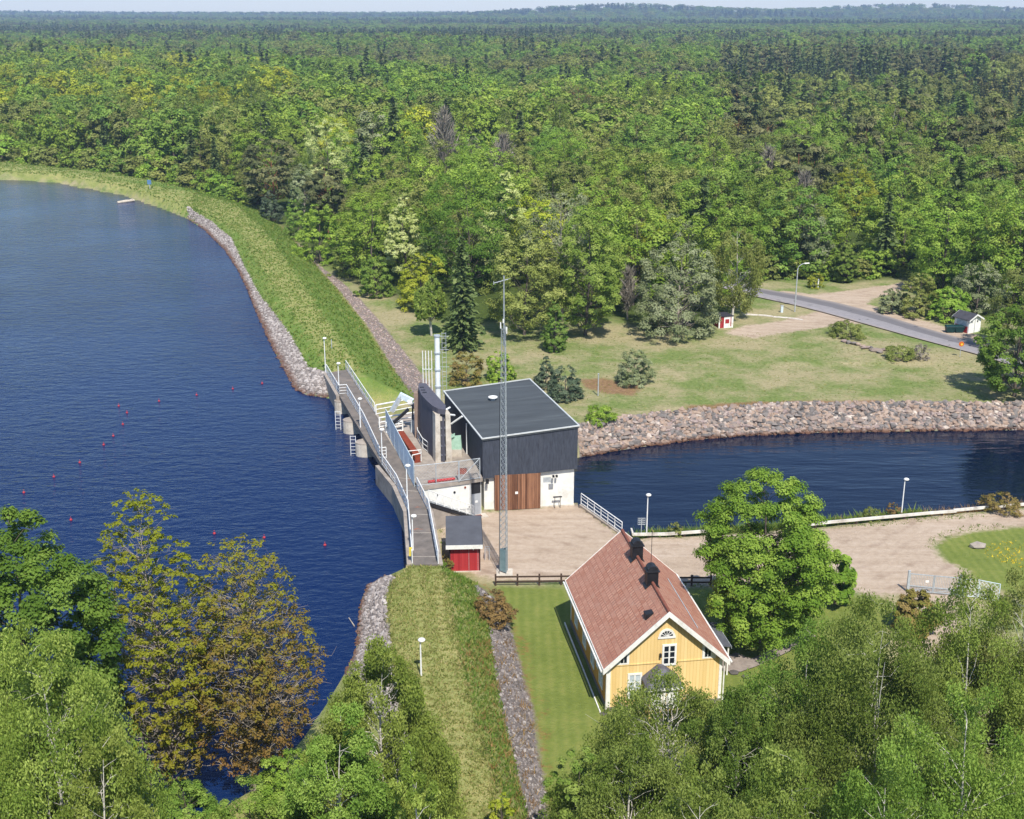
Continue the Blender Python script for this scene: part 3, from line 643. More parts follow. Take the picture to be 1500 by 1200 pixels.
vc = P(722, 586, 7.3); MB().tube([vc+[0, 0, -.3], vc+[0, 0, .25]], .22, 12).build('roof_vent', GALV, rf); MB().tube([vc+[0, 0, .25], vc+[0, 0, .33], vc+[0, 0, .42]], [.45, .45, .1], 14).build('vent_cap', WHITE, rf)
fv = (B_-A)/np.linalg.norm(B_-A); fn = np.array([fv[1], -fv[0]])
qa = q[0]; wl = np.linalg.norm(q[1]-q[0])
def FW(u, z, out=0.): return np.array([*(qa + fv*u + fn*out), z])
def panel(name, mat, u0, u1, z0, z1, out0, out1, parent=ps):
    lo = [FW(u0, z0, out1), FW(u1, z0, out1), FW(u1, z0, out0), FW(u0, z0, out0)]; hi = [v + [0, 0, z1-z0] for v in lo]
    return MB().hexa(lo, hi).build(name, mat, parent)
gd = panel('timber_gate', GATEW, .92, 5.05, .05, 3.42, .003, .42)
for u in (2.95,): panel('gate_gap', DARK, u-.012, u+.012, .06, 3.4, .421, .428, gd)
panel('notice', WHITE, 2.75, 3.0, 1.55, 1.78, .423, .435, gd)
panel('grey_plate', GALV, 5.35, 6.05, 2.35, 2.85, .002, .04); panel('meter_box', plain('meter_grey', '#77797c', '#8d8f92', 3, .6), 5.85, 6.25, 1.75, 2.2, .002, .12)
for u in (6.5, 7.0): panel('wall_mark', GALV, u-.02, u+.02, 1.7, 2.1, .002, .03)
for u in (6.2, 6.5): panel('wall_lamp', DARK, u-.09, u+.09, 3.0, 3.17, .35, .6)
panel('flood_light', DARK, .1, .35, 2.75, 3.1, .35, .65)
panel('plinth', CONCL, -.05, wl+.05, -.1, .12, .001, .16)
fr = MB()
for u in (6.35, 6.85): fr.bar(FW(u, 0, .5), FW(u, 1.05, .5), .05)
fr.bar(FW(6.2, 1.08, .5), FW(7.0, 1.08, .5), .1); alone(fr, DARK, 'small dark steel trestle standing against the white wall of the power station', 'trestle', at=FW(6.6, 0, .5)).name = 'steel_trestle'
# left face: downpipe
p0 = P(681, 607, 6); MB().tube([np.array([*(A*.62+D_*.38), 6.6]), np.array([*(A*.62+D_*.38), 3.5])], .06, 8).build('downpipe', RAILW, ps)
# ---------------------------------------------------------------- concrete intake platform
pl = empty('intake_platform', P(660, 700, 0), 'concrete platform with white front wall between the dam bridge and the power station', 'platform')
platp = [P(*v, ZC)[:2] for v in ((613,714),(707,700))] + [A*.55+D_*.45 + [.35, 0], D_ + [-.2, 1.0]] + [P(*v, ZC)[:2] for v in ((608,604),(553,618))]
pb = MB(); pb.prism(platp, ZC-.35, ZC+.006); pb.build('platform_slab', CONC, pl)
inp = [np.array(v) for v in platp]; cc = sum(inp)/6; inn = [v + (cc-v)/np.linalg.norm(cc-v)*.3 for v in inp]
MB().prism(inn, -3, ZC-.35).build('platform_wall', RENDERW, pl)
w0, w1 = P(613,714,ZC)+[.1,.1,0], P(707,700,ZC)+[-.05,.12,0]
e = (w1-w0)/np.linalg.norm(w1-w0); nv = np.array([e[1], -e[0], 0])
def PWL(u, z, out): return np.array([*(w0+e*u+nv*out)[:2], z])
Lw = np.linalg.norm(w1-w0)
def ppanel(name, mat, u0, u1, z0, z1, o0, o1):
    lo = [PWL(u0, z0, o1), PWL(u1, z0, o1), PWL(u1, z0, o0), PWL(u0, z0, o0)]; return MB().hexa(lo, [v+[0, 0, z1-z0] for v in lo]).build(name, mat, pl)
ppanel('front_wall', RENDERW, .4, Lw-1.05, -.5, ZC-.36, -.3, -.02)
dr = ppanel('door', plain('door_grey', '#8f9296', '#a5a8ab', 2, .6), Lw-.97, Lw-.12, .12, 2.1, -.25, -.06); ppanel('door_notice', WHITE, Lw-.66, Lw-.42, 1.25, 1.45, -.058, -.045)
ppanel('door_panel', DARK, Lw-.97, Lw-.12, 2.12, ZC-.36, -.25, -.08); ppanel('door_step', CONCL, Lw-1.3, Lw+.3, -.1, .11, -.1, .7); ppanel('door_mat', RUSTB, Lw-.95, Lw-.2, .112, .135, .1, .5)
for u, z, rr in ((1.6, 2.6, .1), (3.2, 2.6, .1), (4.2, 2.9, .09), (4.55, 1.0, .07)):
    MB().tube([PWL(u, z, -.03), PWL(u, z, .06)], rr, 8).build('wall_bracket', DARK if z < 2.8 else RUSTB, pl)
# stair from the bridge down to the door
st = empty('outdoor_stair', PWL(1.2, 0, .7), 'sloping stair with lattice railing in front of the white platform wall', 'stair')
s0, s1 = P(628,735,2.95), P(694,757,.1); dd = (s1-s0); sb = MB(); nst = 14; sn = np.array([-dd[1], dd[0], 0]); sn = sn/np.linalg.norm(sn)*.9
for k in range(nst):
    a = s0 + dd*k/nst; c = s0 + dd*(k+1)/nst; sb.hexa([a + [0, 0, -.15], c*[1, 1, 0]+[0, 0, a[2]-.15], c*[1, 1, 0]+[0, 0, a[2]-.15]+sn, a+[0, 0, -.15]+sn], [a, c*[1, 1, 0]+[0, 0, a[2]], c*[1, 1, 0]+[0, 0, a[2]]+sn, a+sn])
sb.build('step', GALV, st)
sg = MB(); sg.bar(s0+[0, 0, -.2], s1+[0, 0, -.1], .06, .3); sg.bar(s0+sn+[0, 0, -.2], s1+sn+[0, 0, -.1], .06, .3); sg.build('stringer', DARK, st)
rl_ = railing([s0, s1], st, spacing=1.0, rails=(.15, 1.05)); lt = MB()
for k in range(34):
    a = s0 + dd*k/34; c = s0 + dd*min(k+1.4, 34)/34; lt.bar(a+[0, 0, .15], c+[0, 0, 1.0], .025); lt.bar(a+[0, 0, 1.0], c+[0, 0, .15], .025)
lt.build('lattice', RAILW, rl_)
alone(MB().hexa([s0+[0,0,-3.6]+sn*.1, s0+dd*.62+[0,0,-2]+sn*.1, s0+dd*.62+[0,0,-2]+sn*.9, s0+[0,0,-3.6]+sn*.9], [s0+[0,0,-.42]+sn*.1, s0+dd*.62+[0,0,-.42]+sn*.1, s0+dd*.62+[0,0,-.42]+sn*.9, s0+[0,0,-.42]+sn*.9]), CONC, 'grey concrete wall under the sloping stair behind the red shed', 'wall').name = 'stair_wall'
# ---------------------------------------------------------------- gate house tower
tw = empty('gate_tower', P(640, 660, ZC), 'slim dark curved gate tower with concrete end frames on the intake platform', 'tower')
zt = 8.75
TR = [P(*v, zt)[:2] for v in ((652,600),(653,594),(624,561.5),(614,561),(612.5,567),(617,578),(624,586),(633,594),(641,598.5))]
TB = TR
ctr = sum(np.array(v) for v in TR)/len(TR); sh = [ctr + (np.array(v)-ctr)*.93 for v in TR]
MB().prism(sh[::-1], ZC+.01, zt-.5).build('curved_wall', TOWERC, tw)
tr_ = MB().prism(TR[::-1], zt-.5, zt).build('tower_roof', TOWERC, tw)
for v in ((618,567.5),(620,571.5),(622,575)):
    c = P(*v, zt+.004); MB().box(c[0]-.2, c[0]+.2, c[1]-.12, c[1]+.12, zt, zt+.03).build('roof_hatch', DARK, tr_)
f0 = P(638, 678.5, ZC); f1 = P(662.5, 676, ZC); fe = (f1-f0)/np.linalg.norm(f1-f0); fo = np.array([-fe[1], fe[0], 0]); Wd = np.linalg.norm(f1-f0)
fm = MB(); zt2 = 8.25-ZC
for u0, u1, v0, v1 in ((0, .5, .07, .5), (Wd-.56, Wd, Wd-.56, Wd-.12)):
    lo = [f0+fe*u0, f0+fe*u1, f0+fe*u1+fo*1.1, f0+fe*u0+fo*1.1]; hi = [f0+fe*v0, f0+fe*v1, f0+fe*v1+fo*1.1, f0+fe*v0+fo*1.1]; fm.hexa(lo, [h_+[0, 0, zt2] for h_ in hi])
a = f0+fe*.5+fo*.1+[0, 0, zt2-.7]; c = f0+fe*(Wd-.62)+fo*.1+[0, 0, zt2-.7]; fm.hexa([a, c, c+fo*.9, a+fo*.9], [v+[0, 0, .45] for v in (a, c, c+fo*.9, a+fo*.9)])
fm.build('concrete_frame', CONCL, tw)
MB().bar(f0+fe*Wd/2+fo*.75+[0, 0, .02], f0+fe*Wd/2+fo*.75+[0, 0, zt2-.7], .5, .45, up=(fe[0], fe[1], 0)).build('dark_slot', DARK, tw)
mc = MB()
for z in (.6, 1.5, 2.5, 3.2): c = f0+fe*Wd/2+fo*.3+[0, 0, z]; mc.tube([c-fe*.2, c+fe*.2], .2, 8); mc.bar(c-fe*.24+[0,0,.3], c+fe*.24+[0,0,.3], .12, .1)
mc.build('hoist_gear', plain('gear_grey', '#55555c', '#6d6d74', 4, .5, .4), tw)
bp = P(613.5, 640, ZC); MB().prism([(bp[0]-.35, bp[1]-.3), (bp[0]+.22, bp[1]-.3), (bp[0]+.22, bp[1]+.6), (bp[0]-.35, bp[1]+.6)], ZC+.012, 8.1).build('end_post', plain('stained_concrete', '#7d6a5f', '#9a8678', 1.5, .9), tw)
cr = [P(*v, ZC) for v in ((611,632),(612,645),(619,657),(628,664),(638,669))]; railing(cr, tw, spacing=1.3, rails=(.1, .55, 1.05))
for (a, b2) in (((652,601,8.2),(659,597,7.0)),((653,607,8.0),(666,608.5,6.6)),((661,621,7.4),(677,610,6.2))):
    y0 = 106.5; pa = PY(a[0], a[1], 107.5); pb2 = PY(b2[0], b2[1], 108.5 if b2[0] < 675 else 107)
    MB().tube([pa, pb2], .09, 8).build('strut', RAILW, tw)
gb = P(669, 667, ZC); g = empty('pump_cabinet', gb, 'pale green hooded cabinet on the platform between the tower and the dark hall', 'cabinet')
MB().box(gb[0]-.5, gb[0]+.5, gb[1]-.4, gb[1]+.4, gb[2]+.01, gb[2]+.7).build('cabinet_base', CONCL, g)
MB().hexa([gb+[-.45,-.38,.7], gb+[.5,-.38,.7], gb+[.5,.4,.7], gb+[-.45,.4,.7]], [gb+[-.45,-.2,1.75], gb+[.4,-.2,1.85], gb+[.4,.4,1.85], gb+[-.45,.4,1.75]]).build('cabinet_hood', GREENP, g)
MB().hexa([gb+[-.5,-.42,1.78], gb+[-.15,-.3,1.9], gb+[-.15,.45,1.95], gb+[-.5,.45,1.8]], [gb+[-.5,-.42,1.86], gb+[-.15,-.3,1.98], gb+[-.15,.45,2.03], gb+[-.5,.45,1.88]]).build('hood_flap', GREENP, g)
rb0, rb1 = P(587, 642, ZC), P(612, 678, ZC); MB().bar
rbm = MB(); rbm.bar(rb0+[0,0,.35], rb1+[0,0,.35], .45, .6); rbm.bar(rb0+[0,0,.69], rb1+[0,0,.69], .6, .06); rbm.bar(rb0+[0,0,.03], rb1+[0,0,.03], .6, .05)
alone(rbm, RUSTB, 'rust brown steel beam lying along the platform beside the blue mesh fence', 'steel beam', at=P(600,660,ZC)).name = 'steel_beam'
ra0, ra1 = P(627, 708, ZC), P(667, 703, ZC); alone(MB().tube([ra0+[0,0,.13], ra0*.05+ra1*.95+[0,0,.13], ra1+[0,0,.11]], [.13, .12, .03], 10), REDP, 'red tapered pole lying on the front edge of the platform', 'pole', at=(ra0+ra1)/2).name = 'red_pole'
hb = P(677, 692, ZC); alone(MB().box(hb[0]-.4, hb[0]+.4, hb[1]-.5, hb[1]+.9, ZC+.011, ZC+.06), RUSTB, 'rust red floor hatch in the platform beside the braced fence panel', 'hatch').name = 'floor_hatch'
lowr = empty('guard_rail', P(610, 673, ZC), 'short white guard rail loop across the rust brown beam on the platform', 'railing'); railing([P(598,673,ZC), P(617,671,ZC), P(617,676,ZC), P(604,679,ZC)], lowr, h=.8, rails=(.8,), spacing=1.2)
WIRE = plain('wire_blue', '#d2d9db', '#e6eaea', 4, .6)
# blue mesh fence along the bridge, fence on the platform front
def mesh_fence(pts, h, label, mat=GALVB, sp=.14, brace=False, w=.012):
    pts = [np.array(p, float) for p in pts]; t = empty('mesh_fence', pts[0], label, 'fence'); f = MB(); wv = MB()
    for i, p in enumerate(pts):
        MB().tube([p, p+[0, 0, h]], .04, 6).build('post', mat, t)
    for p, q2 in zip(pts, pts[1:]):
        f.tube([p+[0,0,h], q2+[0,0,h]], .03, 6); f.tube([p+[0,0,.07], q2+[0,0,.07]], .025, 6); mesh_wires(wv, p, q2, h-.1, sp, w)
        f.tube([p+[.02,0,.07], p+[.02,0,h]], .02, 5); f.tube([q2-[.02,0,-.07], q2-[.02,0,-h]], .02, 5)
        if brace: f.tube([p+[0,0,.1], q2+[0,0,h]], .035, 6)
    f.build('frame', mat, t); wv.build('wire_mesh', WIRE if mat is GALVB else mat, t); return t
fa, fb_ = P(566, 632, ZC), P(607, 713, ZC); mesh_fence([fa*(1-k/6)+fb_*k/6 for k in range(7)], 2.3, 'tall pale blue mesh fence between the dam bridge and the platform', w=.013, sp=.12)
fc = [P(607,713,ZC), P(639,709.5,ZC), P(672,705.5,ZC), P(703,701,ZC)]
mesh_fence([fc[0], fc[1], fc[2]], 1.9, 'thin grey wire fence along the front edge of the platform', GALV, .3, w=.007)
mesh_fence([fc[2]+[.05,0,0], fc[3]], 1.9, 'diagonally braced wire fence panel at the platform corner by the dark hall', GALV, .2, True, w=.01)
for tpts, lb in ((((551,608),(604,598)), 'white tube railing across the far side of the platform below the grass dam'), (((556,627),(612,618)), 'white tube railing in front of the rake machine on the platform'), (((566,634),(590,632)), 'low white tube railing beside the end of the blue mesh fence')):
    t = empty('platform_railing', P(*tpts[0], ZC), lb, 'railing', 'white railings on the platform'); railing([P(*v, ZC) for v in tpts], t, spacing=1.7, rails=(.12, .58, 1.05), r=.06, top=.08)
# trash rake machine
rk0 = P(607, 632, ZC); rk = empty('trash_rake', rk0, 'grey folded hydraulic trash rake machine beside the tower on the platform', 'machine')
MB().hexa([rk0+[-.35,-.35,0], rk0+[.35,-.35,0], rk0+[.35,.35,0], rk0+[-.35,.35,0]], [rk0+[-.22,-.22,1.7], rk0+[.22,-.22,1.7], rk0+[.22,.22,1.7], rk0+[-.22,.22,1.7]]).build('pedestal', GALV, rk)
e1 = rk0+[-.3, .2, 2.9]; e2 = rk0+[-1.4, .5, 3.6]; e3 = rk0+[-2.6, -.6, .5]
MB().bar(rk0+[.9,.2,1.6], e1, .3, .38).build('boom', GALV, rk); MB().bar(e1+[.2,0,.1], e2, .42, .5).build('boom', GALVB, rk); MB().bar(e1+[-.2,-.2,-.6], e3, .22, .28).build('boom', DARK, rk)
MB().bar(e2+[.3,.1,.1], e2+[-.8,-.4,-1.6], .5, .3).build('bucket', GALV, rk); MB().tube([e1+[.2,-.25,-.1], rk0+[-.1,-.25,1.3]], .08, 8).build('hydraulic_ram', DARK, rk); MB().tube([e2, e2+[.9,.1,-.9]], .09, 8).build('hydraulic_ram', DARK, rk)
MB().tube([e1+[-.25,-.1,0], e1+[.15,-.1,.05]], .26, 12).build('joint_drum', WHITE, rk)
# white vent pipe, ladder poles
vb = P(641, 625, 0); vy = 118.5; v0 = PY(642, 590, vy); v1 = PY(641, 491, vy); vt = empty('vent_pipe', (v0[0], vy, 0), 'tall white vent pipe with dark joints behind the gate tower', 'pipe')
MB().tube([(v0[0], vy, -.3), (v0[0], vy, v1[2])], .26, 14).build('pipe', plain('pipe_white', '#cdd2d1', '#e2e5e3', 2, .65), vt, smooth=False)
for k in range(4): z = v1[2] - .15 - k*1.75; MB().tube([(v0[0], vy, z), (v0[0], vy, z+.16)], .33, 14).build('flange', GALV, vt)
ly = 119.0; l0 = PY(627, 585, ly); l1z = ZAT(514, ly); lt_ = empty('pipe_frame', (l0[0], ly, 0), 'narrow frame of four white upright tubes beside the tall white vent pipe', 'frame')
for k in range(4): MB().tube([(l0[0]-.45+k*.3, ly, 0), (l0[0]-.45+k*.3, ly, l1z)], .045, 6).build('upright_tube', RAILW, lt_)
m = MB()
for z in (2.5, 5.0, l1z-1.9): m.bar((l0[0]-.5, ly-.06, z), (l0[0]+.5, ly-.06, z), .05)
m.build('crossbar', RAILW, lt_)
ty = 119.5; t0 = PY(651.5, 570, ty); tl = empty('lattice_ladder', (t0[0], ty, 0), 'thin grey lattice ladder mast just beside the tall white vent pipe', 'mast'); m = MB(); tz = ZAT(487, ty)
for dx in (-.2, .2): m.tube([(t0[0]+dx, ty, 0), (t0[0]+dx, ty, tz)], .025, 5)
for z in np.arange(.5, tz, .5): m.tube([(t0[0]-.2, ty, z), (t0[0]+.2, ty, z)], .018, 5)
for z in (tz-.4, tz-1.8, tz-3.6): m.tube([(t0[0]-.6, ty, z), (t0[0]+.5, ty, z)], .022, 5)
m.build('lattice', GALV, tl)
# ---------------------------------------------------------------- radio mast
MASTG = plain('mast_grey', '#878e92', '#a4aaac', 5, .5, .2)
mb_ = P(739, 841, 0); MTOP = ZAT(404, mb_[1]); MMID = ZAT(478, mb_[1])
ms = empty('radio_mast', mb_, 'tall slim grey lattice radio mast standing in the gravel yard', 'mast')
def mleg(k, z):
    w = .38 - (.38-.2)*min(z/MMID, 1); a = 2*math.pi*k/3 + math.pi/6 + .35; return mb_ + [w*math.cos(a), w*math.sin(a), z]
for k in range(3): MB().tube([mleg(k, 0), mleg(k, MMID)], .026, 6).build('leg', MASTG, ms)
zs = [0.]; 
while zs[-1] < MMID-.3: zs.append(zs[-1] + .52)
lc = MB()
for i in range(len(zs)-1):
    for k in range(3):
        j = (k+1) % 3; lc.bar(mleg(k, zs[i]), mleg(j, zs[i+1]), .02); lc.bar(mleg(j, zs[i]), mleg(k, zs[i+1]), .02); lc.bar(mleg(k, zs[i]), mleg(j, zs[i]), .016)
lc.build('lattice', MASTG, ms)
MB().tube([mb_+[0,0,MMID-1.5], mb_+[0,0,MTOP]], [.07, .05], 8).build('top_pole', MASTG, ms)
am = MB(); am.tube([mb_+[-.75,-.3,MTOP-.5], mb_+[.3,.15,MTOP-.3]], .035, 6); am.tube([mb_+[.3,.15,MTOP-.3], mb_+[.5,.1,MTOP-.2]], .02, 6); am.tube([mb_+[-.75,-.3,MTOP-.62], mb_+[-.75,-.3,MTOP-.35]], .03, 6)
for f in (.2, .45, .7): c = mb_+[-.75+f, -.3+f*.43, MTOP-.5+f*.19]; am.tube([c+[-.08,.16,0], c+[.08,-.16,0]], .015, 5)
am.build('antenna_arm', MASTG, ms)
an = MB(); c = mb_+[0,0,MMID]; an.tube([c+[-.25,-.25,-.1], c+[-.25,-.25,.35]], .045, 8); an.tube([c+[.2,-.25,-.5], c+[.2,-.25,.0]], .05, 8); an.tube([c+[-.05,-.2,.3],c+[-.05,-.2,.6]], .05, 8)
an.build('aerial', WHITE, ms)
sl_ = MB()
for k in range(3):
    a, c2 = mleg(k, .35)*[1,1,0]+[0,0,.3], mleg((k+1)%3, .35)*[1,1,0]+[0,0,.3]; o_ = (a+c2)/2-mb_; o_ = o_*[1,1,0]*.06; sl_.hexa([a+o_*.0, c2, c2+o_, a+o_], [v+[0,0,1.9] for v in (a, c2, c2+o_, a+o_)])
sl_.build('climb_guard', plain('guard_blue', '#6f8a93', '#8aa3aa', 2, .5, .2), ms)
MB().box(mb_[0]-.65, mb_[0]+.65, mb_[1]-.65, mb_[1]+.65, -.3, .18).build('footing', CONCL, ms)
# stay ladder pipe beside the mast
MB().tube([mb_+[-.42,-.3,.1], mb_+[-.32,-.2,MMID*.75]], .022, 5).build('cable', DARK, ms)
# ---------------------------------------------------------------- red shed beside the bridge
sh0 = np.array([-4.98, 89.75, 0.]); X = frame(sh0, math.radians(3)); Ws, Ls = 2.42, 4.2
sd = empty('red_shed', sh0, 'red boarded shed with grey sloping roof beside the bridge end', 'shed')
w = MB(X); w.hexa([(0,0,-.2),(Ws,0,-.2),(Ws,Ls,-.2),(0,Ls,-.2)], [(0,0,2.3),(Ws,0,2.3),(Ws,Ls,2.75),(0,Ls,2.75)]); w.build('wall', SHEDRED, sd)
r = MB(X); r.hexa([(-.3,-.35,2.3),(Ws+.22,-.35,2.3),(Ws+.22,Ls+.3,2.8),(-.3,Ls+.3,2.8)], [(-.3,-.35,2.42),(Ws+.22,-.35,2.42),(Ws+.22,Ls+.3,2.92),(-.3,Ls+.3,2.92)]); rr_ = r.build('roof', plain('shed_felt', '#4a4b50', '#585a60', .8, .8), sd)
MB(X).box(-.3, Ws+.22, -.385, -.352, 2.1, 2.44).build('fascia', WHITE, rr_)
MB(X).hexa([(Ws+.222,-.35,2.12),(Ws+.25,-.35,2.12),(Ws+.25,Ls+.3,2.6),(Ws+.222,Ls+.3,2.6)], [(Ws+.222,-.35,2.45),(Ws+.25,-.35,2.45),(Ws+.25,Ls+.3,2.95),(Ws+.222,Ls+.3,2.95)]).build('side_fascia', DARK, rr_)
MB(X).box(1.55, 2.25, -.02, .005, .1, 2.02).build('door', SHEDRED, sd)
for u in (1.53, 2.26): MB(X).box(u-.012, u+.012, -.03, -.001, .08, 2.04).build('door_strip', GALV, sd)
MB(X).box(1.85, 1.95, -.05, -.021, 1.85, 1.98).build('lamp', WHITE, sd)
MB(X).box(-.03, .06, -.03, -.002, -.1, 2.28).build('corner_board', DARK, sd); MB(X).box(Ws-.06, Ws+.03, -.03, -.002, -.1, 2.28).build('corner_board', DARK, sd)
MB(X).box(-.05, Ws+.05, -.06, Ls, -.3, .03).build('plinth', CONCL, sd)
# bicycle-like rack beside the shed
bk = X((Ws+.45, 2.0, 0)); rk_ = MB(); 
for dy in (0, .35, .7): rk_.tube([np.array(bk)+[0,dy,0], np.array(bk)+[0,dy,.9], np.array(bk)+[.35,dy,.9], np.array(bk)+[.35,dy,0]], .03, 5)
rk_.bar(np.array(bk)+[0,-.1,.5], np.array(bk)+[0,.8,.5], .04); alone(rk_, GALV, 'small grey tube rack beside the wall of the red shed', 'rack', at=bk).name = 'tube_rack'
# ---------------------------------------------------------------- timber rail fences by the house
def rail_fence(pts, label):
    pts = [np.array(p, float) for p in pts]; t = empty('timber_fence', pts[0], label, 'fence'); m = MB()
    for p, q2 in zip(pts, pts[1:]):
        for z in (.38, .78): m.bar(p+[0,-.06,z], q2+[0,-.06,z], .05, .13)
    m.build('rail', WOODD, t)
    for p in pts: MB().box(p[0]-.07, p[0]+.07, p[1]-.03, p[1]+.11, -.2, .95).build('post', WOODD, t)
    return t
rail_fence([P(x, 858+(x-726)*-.01, 0) for x in (726, 758, 790, 822, 850)], 'low brown timber rail fence between the gravel yard and the lawn')
rail_fence([P(x, 859, 0) for x in (985, 1013, 1041)], 'short brown timber rail fence between the house and the big round tree')
# ---------------------------------------------------------------- yard railing on the quay wall
yr = empty('quay_wall', P(880, 763, 0), 'concrete quay wall with white tube railing between the yard and the river', 'quay wall')
ya, yb = P(849.5, 741, 0), P(909, 784, 0); e = (yb-ya)/np.linalg.norm(yb-ya); n_ = np.array([-e[1], e[0], 0]) * (1 if -e[1] > 0 else -1)
MB().hexa([ya+[0,0,-4.5]+n_*.35, ya+[0,0,-4.5]-n_*.1, yb+[0,0,-4.5]-n_*.1, yb+[0,0,-4.5]+n_*.35][::-1], [ya+[0,0,.14]+n_*.35, ya+[0,0,.14]-n_*.1, yb+[0,0,.14]-n_*.1, yb+[0,0,.14]+n_*.35][::-1]).build('wall', CONC, yr)
railing([ya+n_*.12+[0,0,.14], yb+n_*.12+[0,0,.14]], yr, spacing=1.25, rails=(.1, .45, .78, 1.05))
# ---------------------------------------------------------------- low white guard beam along the river road
def guard_beam(pts, label):
    pts = [np.array(p, float) for p in pts]; t = empty('guard_beam', pts[0], label, 'guard rail'); m = MB()
    for p, q2 in zip(pts, pts[1:]): m.bar(p+[0,0,.42], q2+[0,0,.42], .14, .24)
    m.build('beam', plain('weathered_white', '#b9b2a6', '#dcd8cf', 1.2, .8, grime='#7d7265', gscale=.8), t); d = 0.
    for p, q2 in zip(pts, pts[1:]):
        n = max(1, int(np.linalg.norm(q2-p)/3.2))
        for k in range(n): c = p + (q2-p)*(k+.5)/n + [0,.12,0]; MB().box(c[0]-.09, c[0]+.09, c[1]-.07, c[1]+.07, -.2, .38).build('post', WOODD, t)
    return t
guard_beam([P(*v, 0) for v in ((924.5,782),(927,789.5),(975,789),(1030,785),(1060,783))], 'curved low white guard beam on the river edge behind the house')
guard_beam([P(*v, 0) for v in ((1170,776.5),(1219,771),(1290,764.5),(1360,758),(1400,755))], 'low white guard beam on the river edge beyond the big round tree')
guard_beam([P(*v, 0) for v in ((1396,754),(1440,750),(1500,745),(1600,736),(1700,726))], 'low white guard beam beside the river road near its dry brown weeds')
ab = P(939, 786, 0); at_ = empty('aerial_post', ab, 'small post with a flat grid aerial beside the river lamp post', 'aerial'); MB().tube([ab, ab+[0,0,1.6]], .035, 6).build('post', GALV, at_); g = MB()
for k in range(6): g.tube([ab+[-.3+.12*k,-.06,1.1], ab+[-.3+.12*k,-.06,1.75]], .016, 5); 
for k in range(4): g.tube([ab+[-.32,-.06,1.15+.19*k], ab+[.32,-.06,1.15+.19*k]], .016, 5)
g.build('grid', GALV, at_)
# ---------------------------------------------------------------- steel gate over the drive
ga, gbb = P(1329, 867, 0), P(1404, 874, 0); e = (gbb-ga)/np.linalg.norm(gbb-ga); Lg = np.linalg.norm(gbb-ga); gt = empty('steel_gate', ga, 'pale grey double leaf bar gate across the gravel drive', 'gate')
hg = 1.55
for u in (0, Lg): MB().bar(ga+e*u, ga+e*u+[0,0,hg+.25], .16, .16, up=(0,1,0)).build('gate_post', GALV, gt)
MB().bar(ga+e*(Lg+.35), ga+e*(Lg+.35)+[0,0,hg+.3], .12, .12, up=(0,1,0)).build('gate_post', GALV, gt)
for s_, f_ in ((.1, Lg/2-.04), (Lg/2+.04, Lg-.1)):
    m = MB(); a, c = ga+e*s_, ga+e*f_
    for z in (.15, .55, hg): m.bar(a+[0,0,z], c+[0,0,z], .06)
    for u in (s_, f_): m.bar(ga+e*u+[0,0,.12], ga+e*u+[0,0,hg+.03], .06)
    m.bar(a+[0,0,.15], c+[0,0,.55], .04)
    lf = m.build('gate_leaf', GALV, gt); m = MB(); k = s_+.12
    while k < f_: m.bar(ga+e*k+[0,0,.15], ga+e*k+[0,0,hg], .022); k += .12
    m.build('bars', GALV, lf)
c = ga+e*Lg*.36+[0,-.05,1.05]; MB().box(c[0]-.12, c[0]+.12, c[1]-.02, c[1], c[2]-.09, c[2]+.09).build('sign_plate', WHITE, gt)
mm = P(1414, 872, 0); mesh_fence([P(1409,874,0), P(1432,876,0), P(1462,882,0)], 1.5, 'pale grey bar fence panel continuing from the drive gate under the birches', GALVB, .3, w=.02)
# ---------------------------------------------------------------- small red hut and white kiosk by the road
def gable(Xf, W, L, h, rh, ov, th, roofmat, root, board=None, long_y=True):
    """a gabled roof with its ridge along local y"""
    r = MB(Xf); x0, x1 = -ov, W+ov; zd = h-(rh-h)*ov/(W/2)
    for a, b2 in ((x0, W/2), (x1, W/2)):
        lo = [(a,-ov,zd),(b2,-ov,rh),(b2,L+ov,rh),(a,L+ov,zd)]; 
        if a > b2: lo = lo[::-1]
        r.hexa(lo, [(p[0],p[1],p[2]+th) for p in lo])
    o = r.build('roof', roofmat, root)
    if board:
        m = MB(Xf)
        for y in (-ov-.03, L+ov+.003):
            for a in (x0, x1):
                m.hexa([(a,y,zd-.16),(W/2,y,rh-.16),(W/2,y+.027,rh-.16),(a,y+.027,zd-.16)][::1 if a < W/2 else -1], [(a,y,zd+th),(W/2,y,rh+th),(W/2,y+.027,rh+th),(a,y+.027,zd+th)][::1 if a < W/2 else -1])
        m.build('barge_board', board, o)
    return o
h0 = P(1053, 482, 0); X = frame(h0, math.radians(14)); ht = empty('red_hut', h0, 'small red hut with white corner boards beside the big grey willow', 'hut')
Wh, Lh = 2.0, 2.2
MB(X).box(0, Wh, 0, Lh, -.1, 1.75).build('wall', HUTRED, ht)
MB(X).hexa([(-.15,-.15,1.75),(Wh+.15,-.15,1.75),(Wh+.15,Lh+.2,1.75),(-.15,Lh+.2,1.75)],[(-.15,-.15,1.85),(Wh+.15,-.15,1.85),(Wh*.6,Lh*.5,2.15),(Wh*.4,Lh*.5,2.15)]).build('roof', plain('hut_roof', '#27272c', '#36363c', 2, .7), ht)
for u, v in ((0, 0), (Wh, 0), (0, Lh)): MB(X).box(u-.09, u+.09, v-.09, v+.09, -.1, 1.74).build('corner_board', WHITE, ht)
MB(X).box(.72, 1.9, -.03, -.003, 0, 1.7).build('door_frame', WHITE, ht); MB(X).box(.9, 1.5, -.06, -.031, .75, 1.35).build('hatch', HUTRED, ht); MB(X).box(1.68, 1.8, -.06, -.031, .3, 1.6).build('panel', HUTRED, ht)
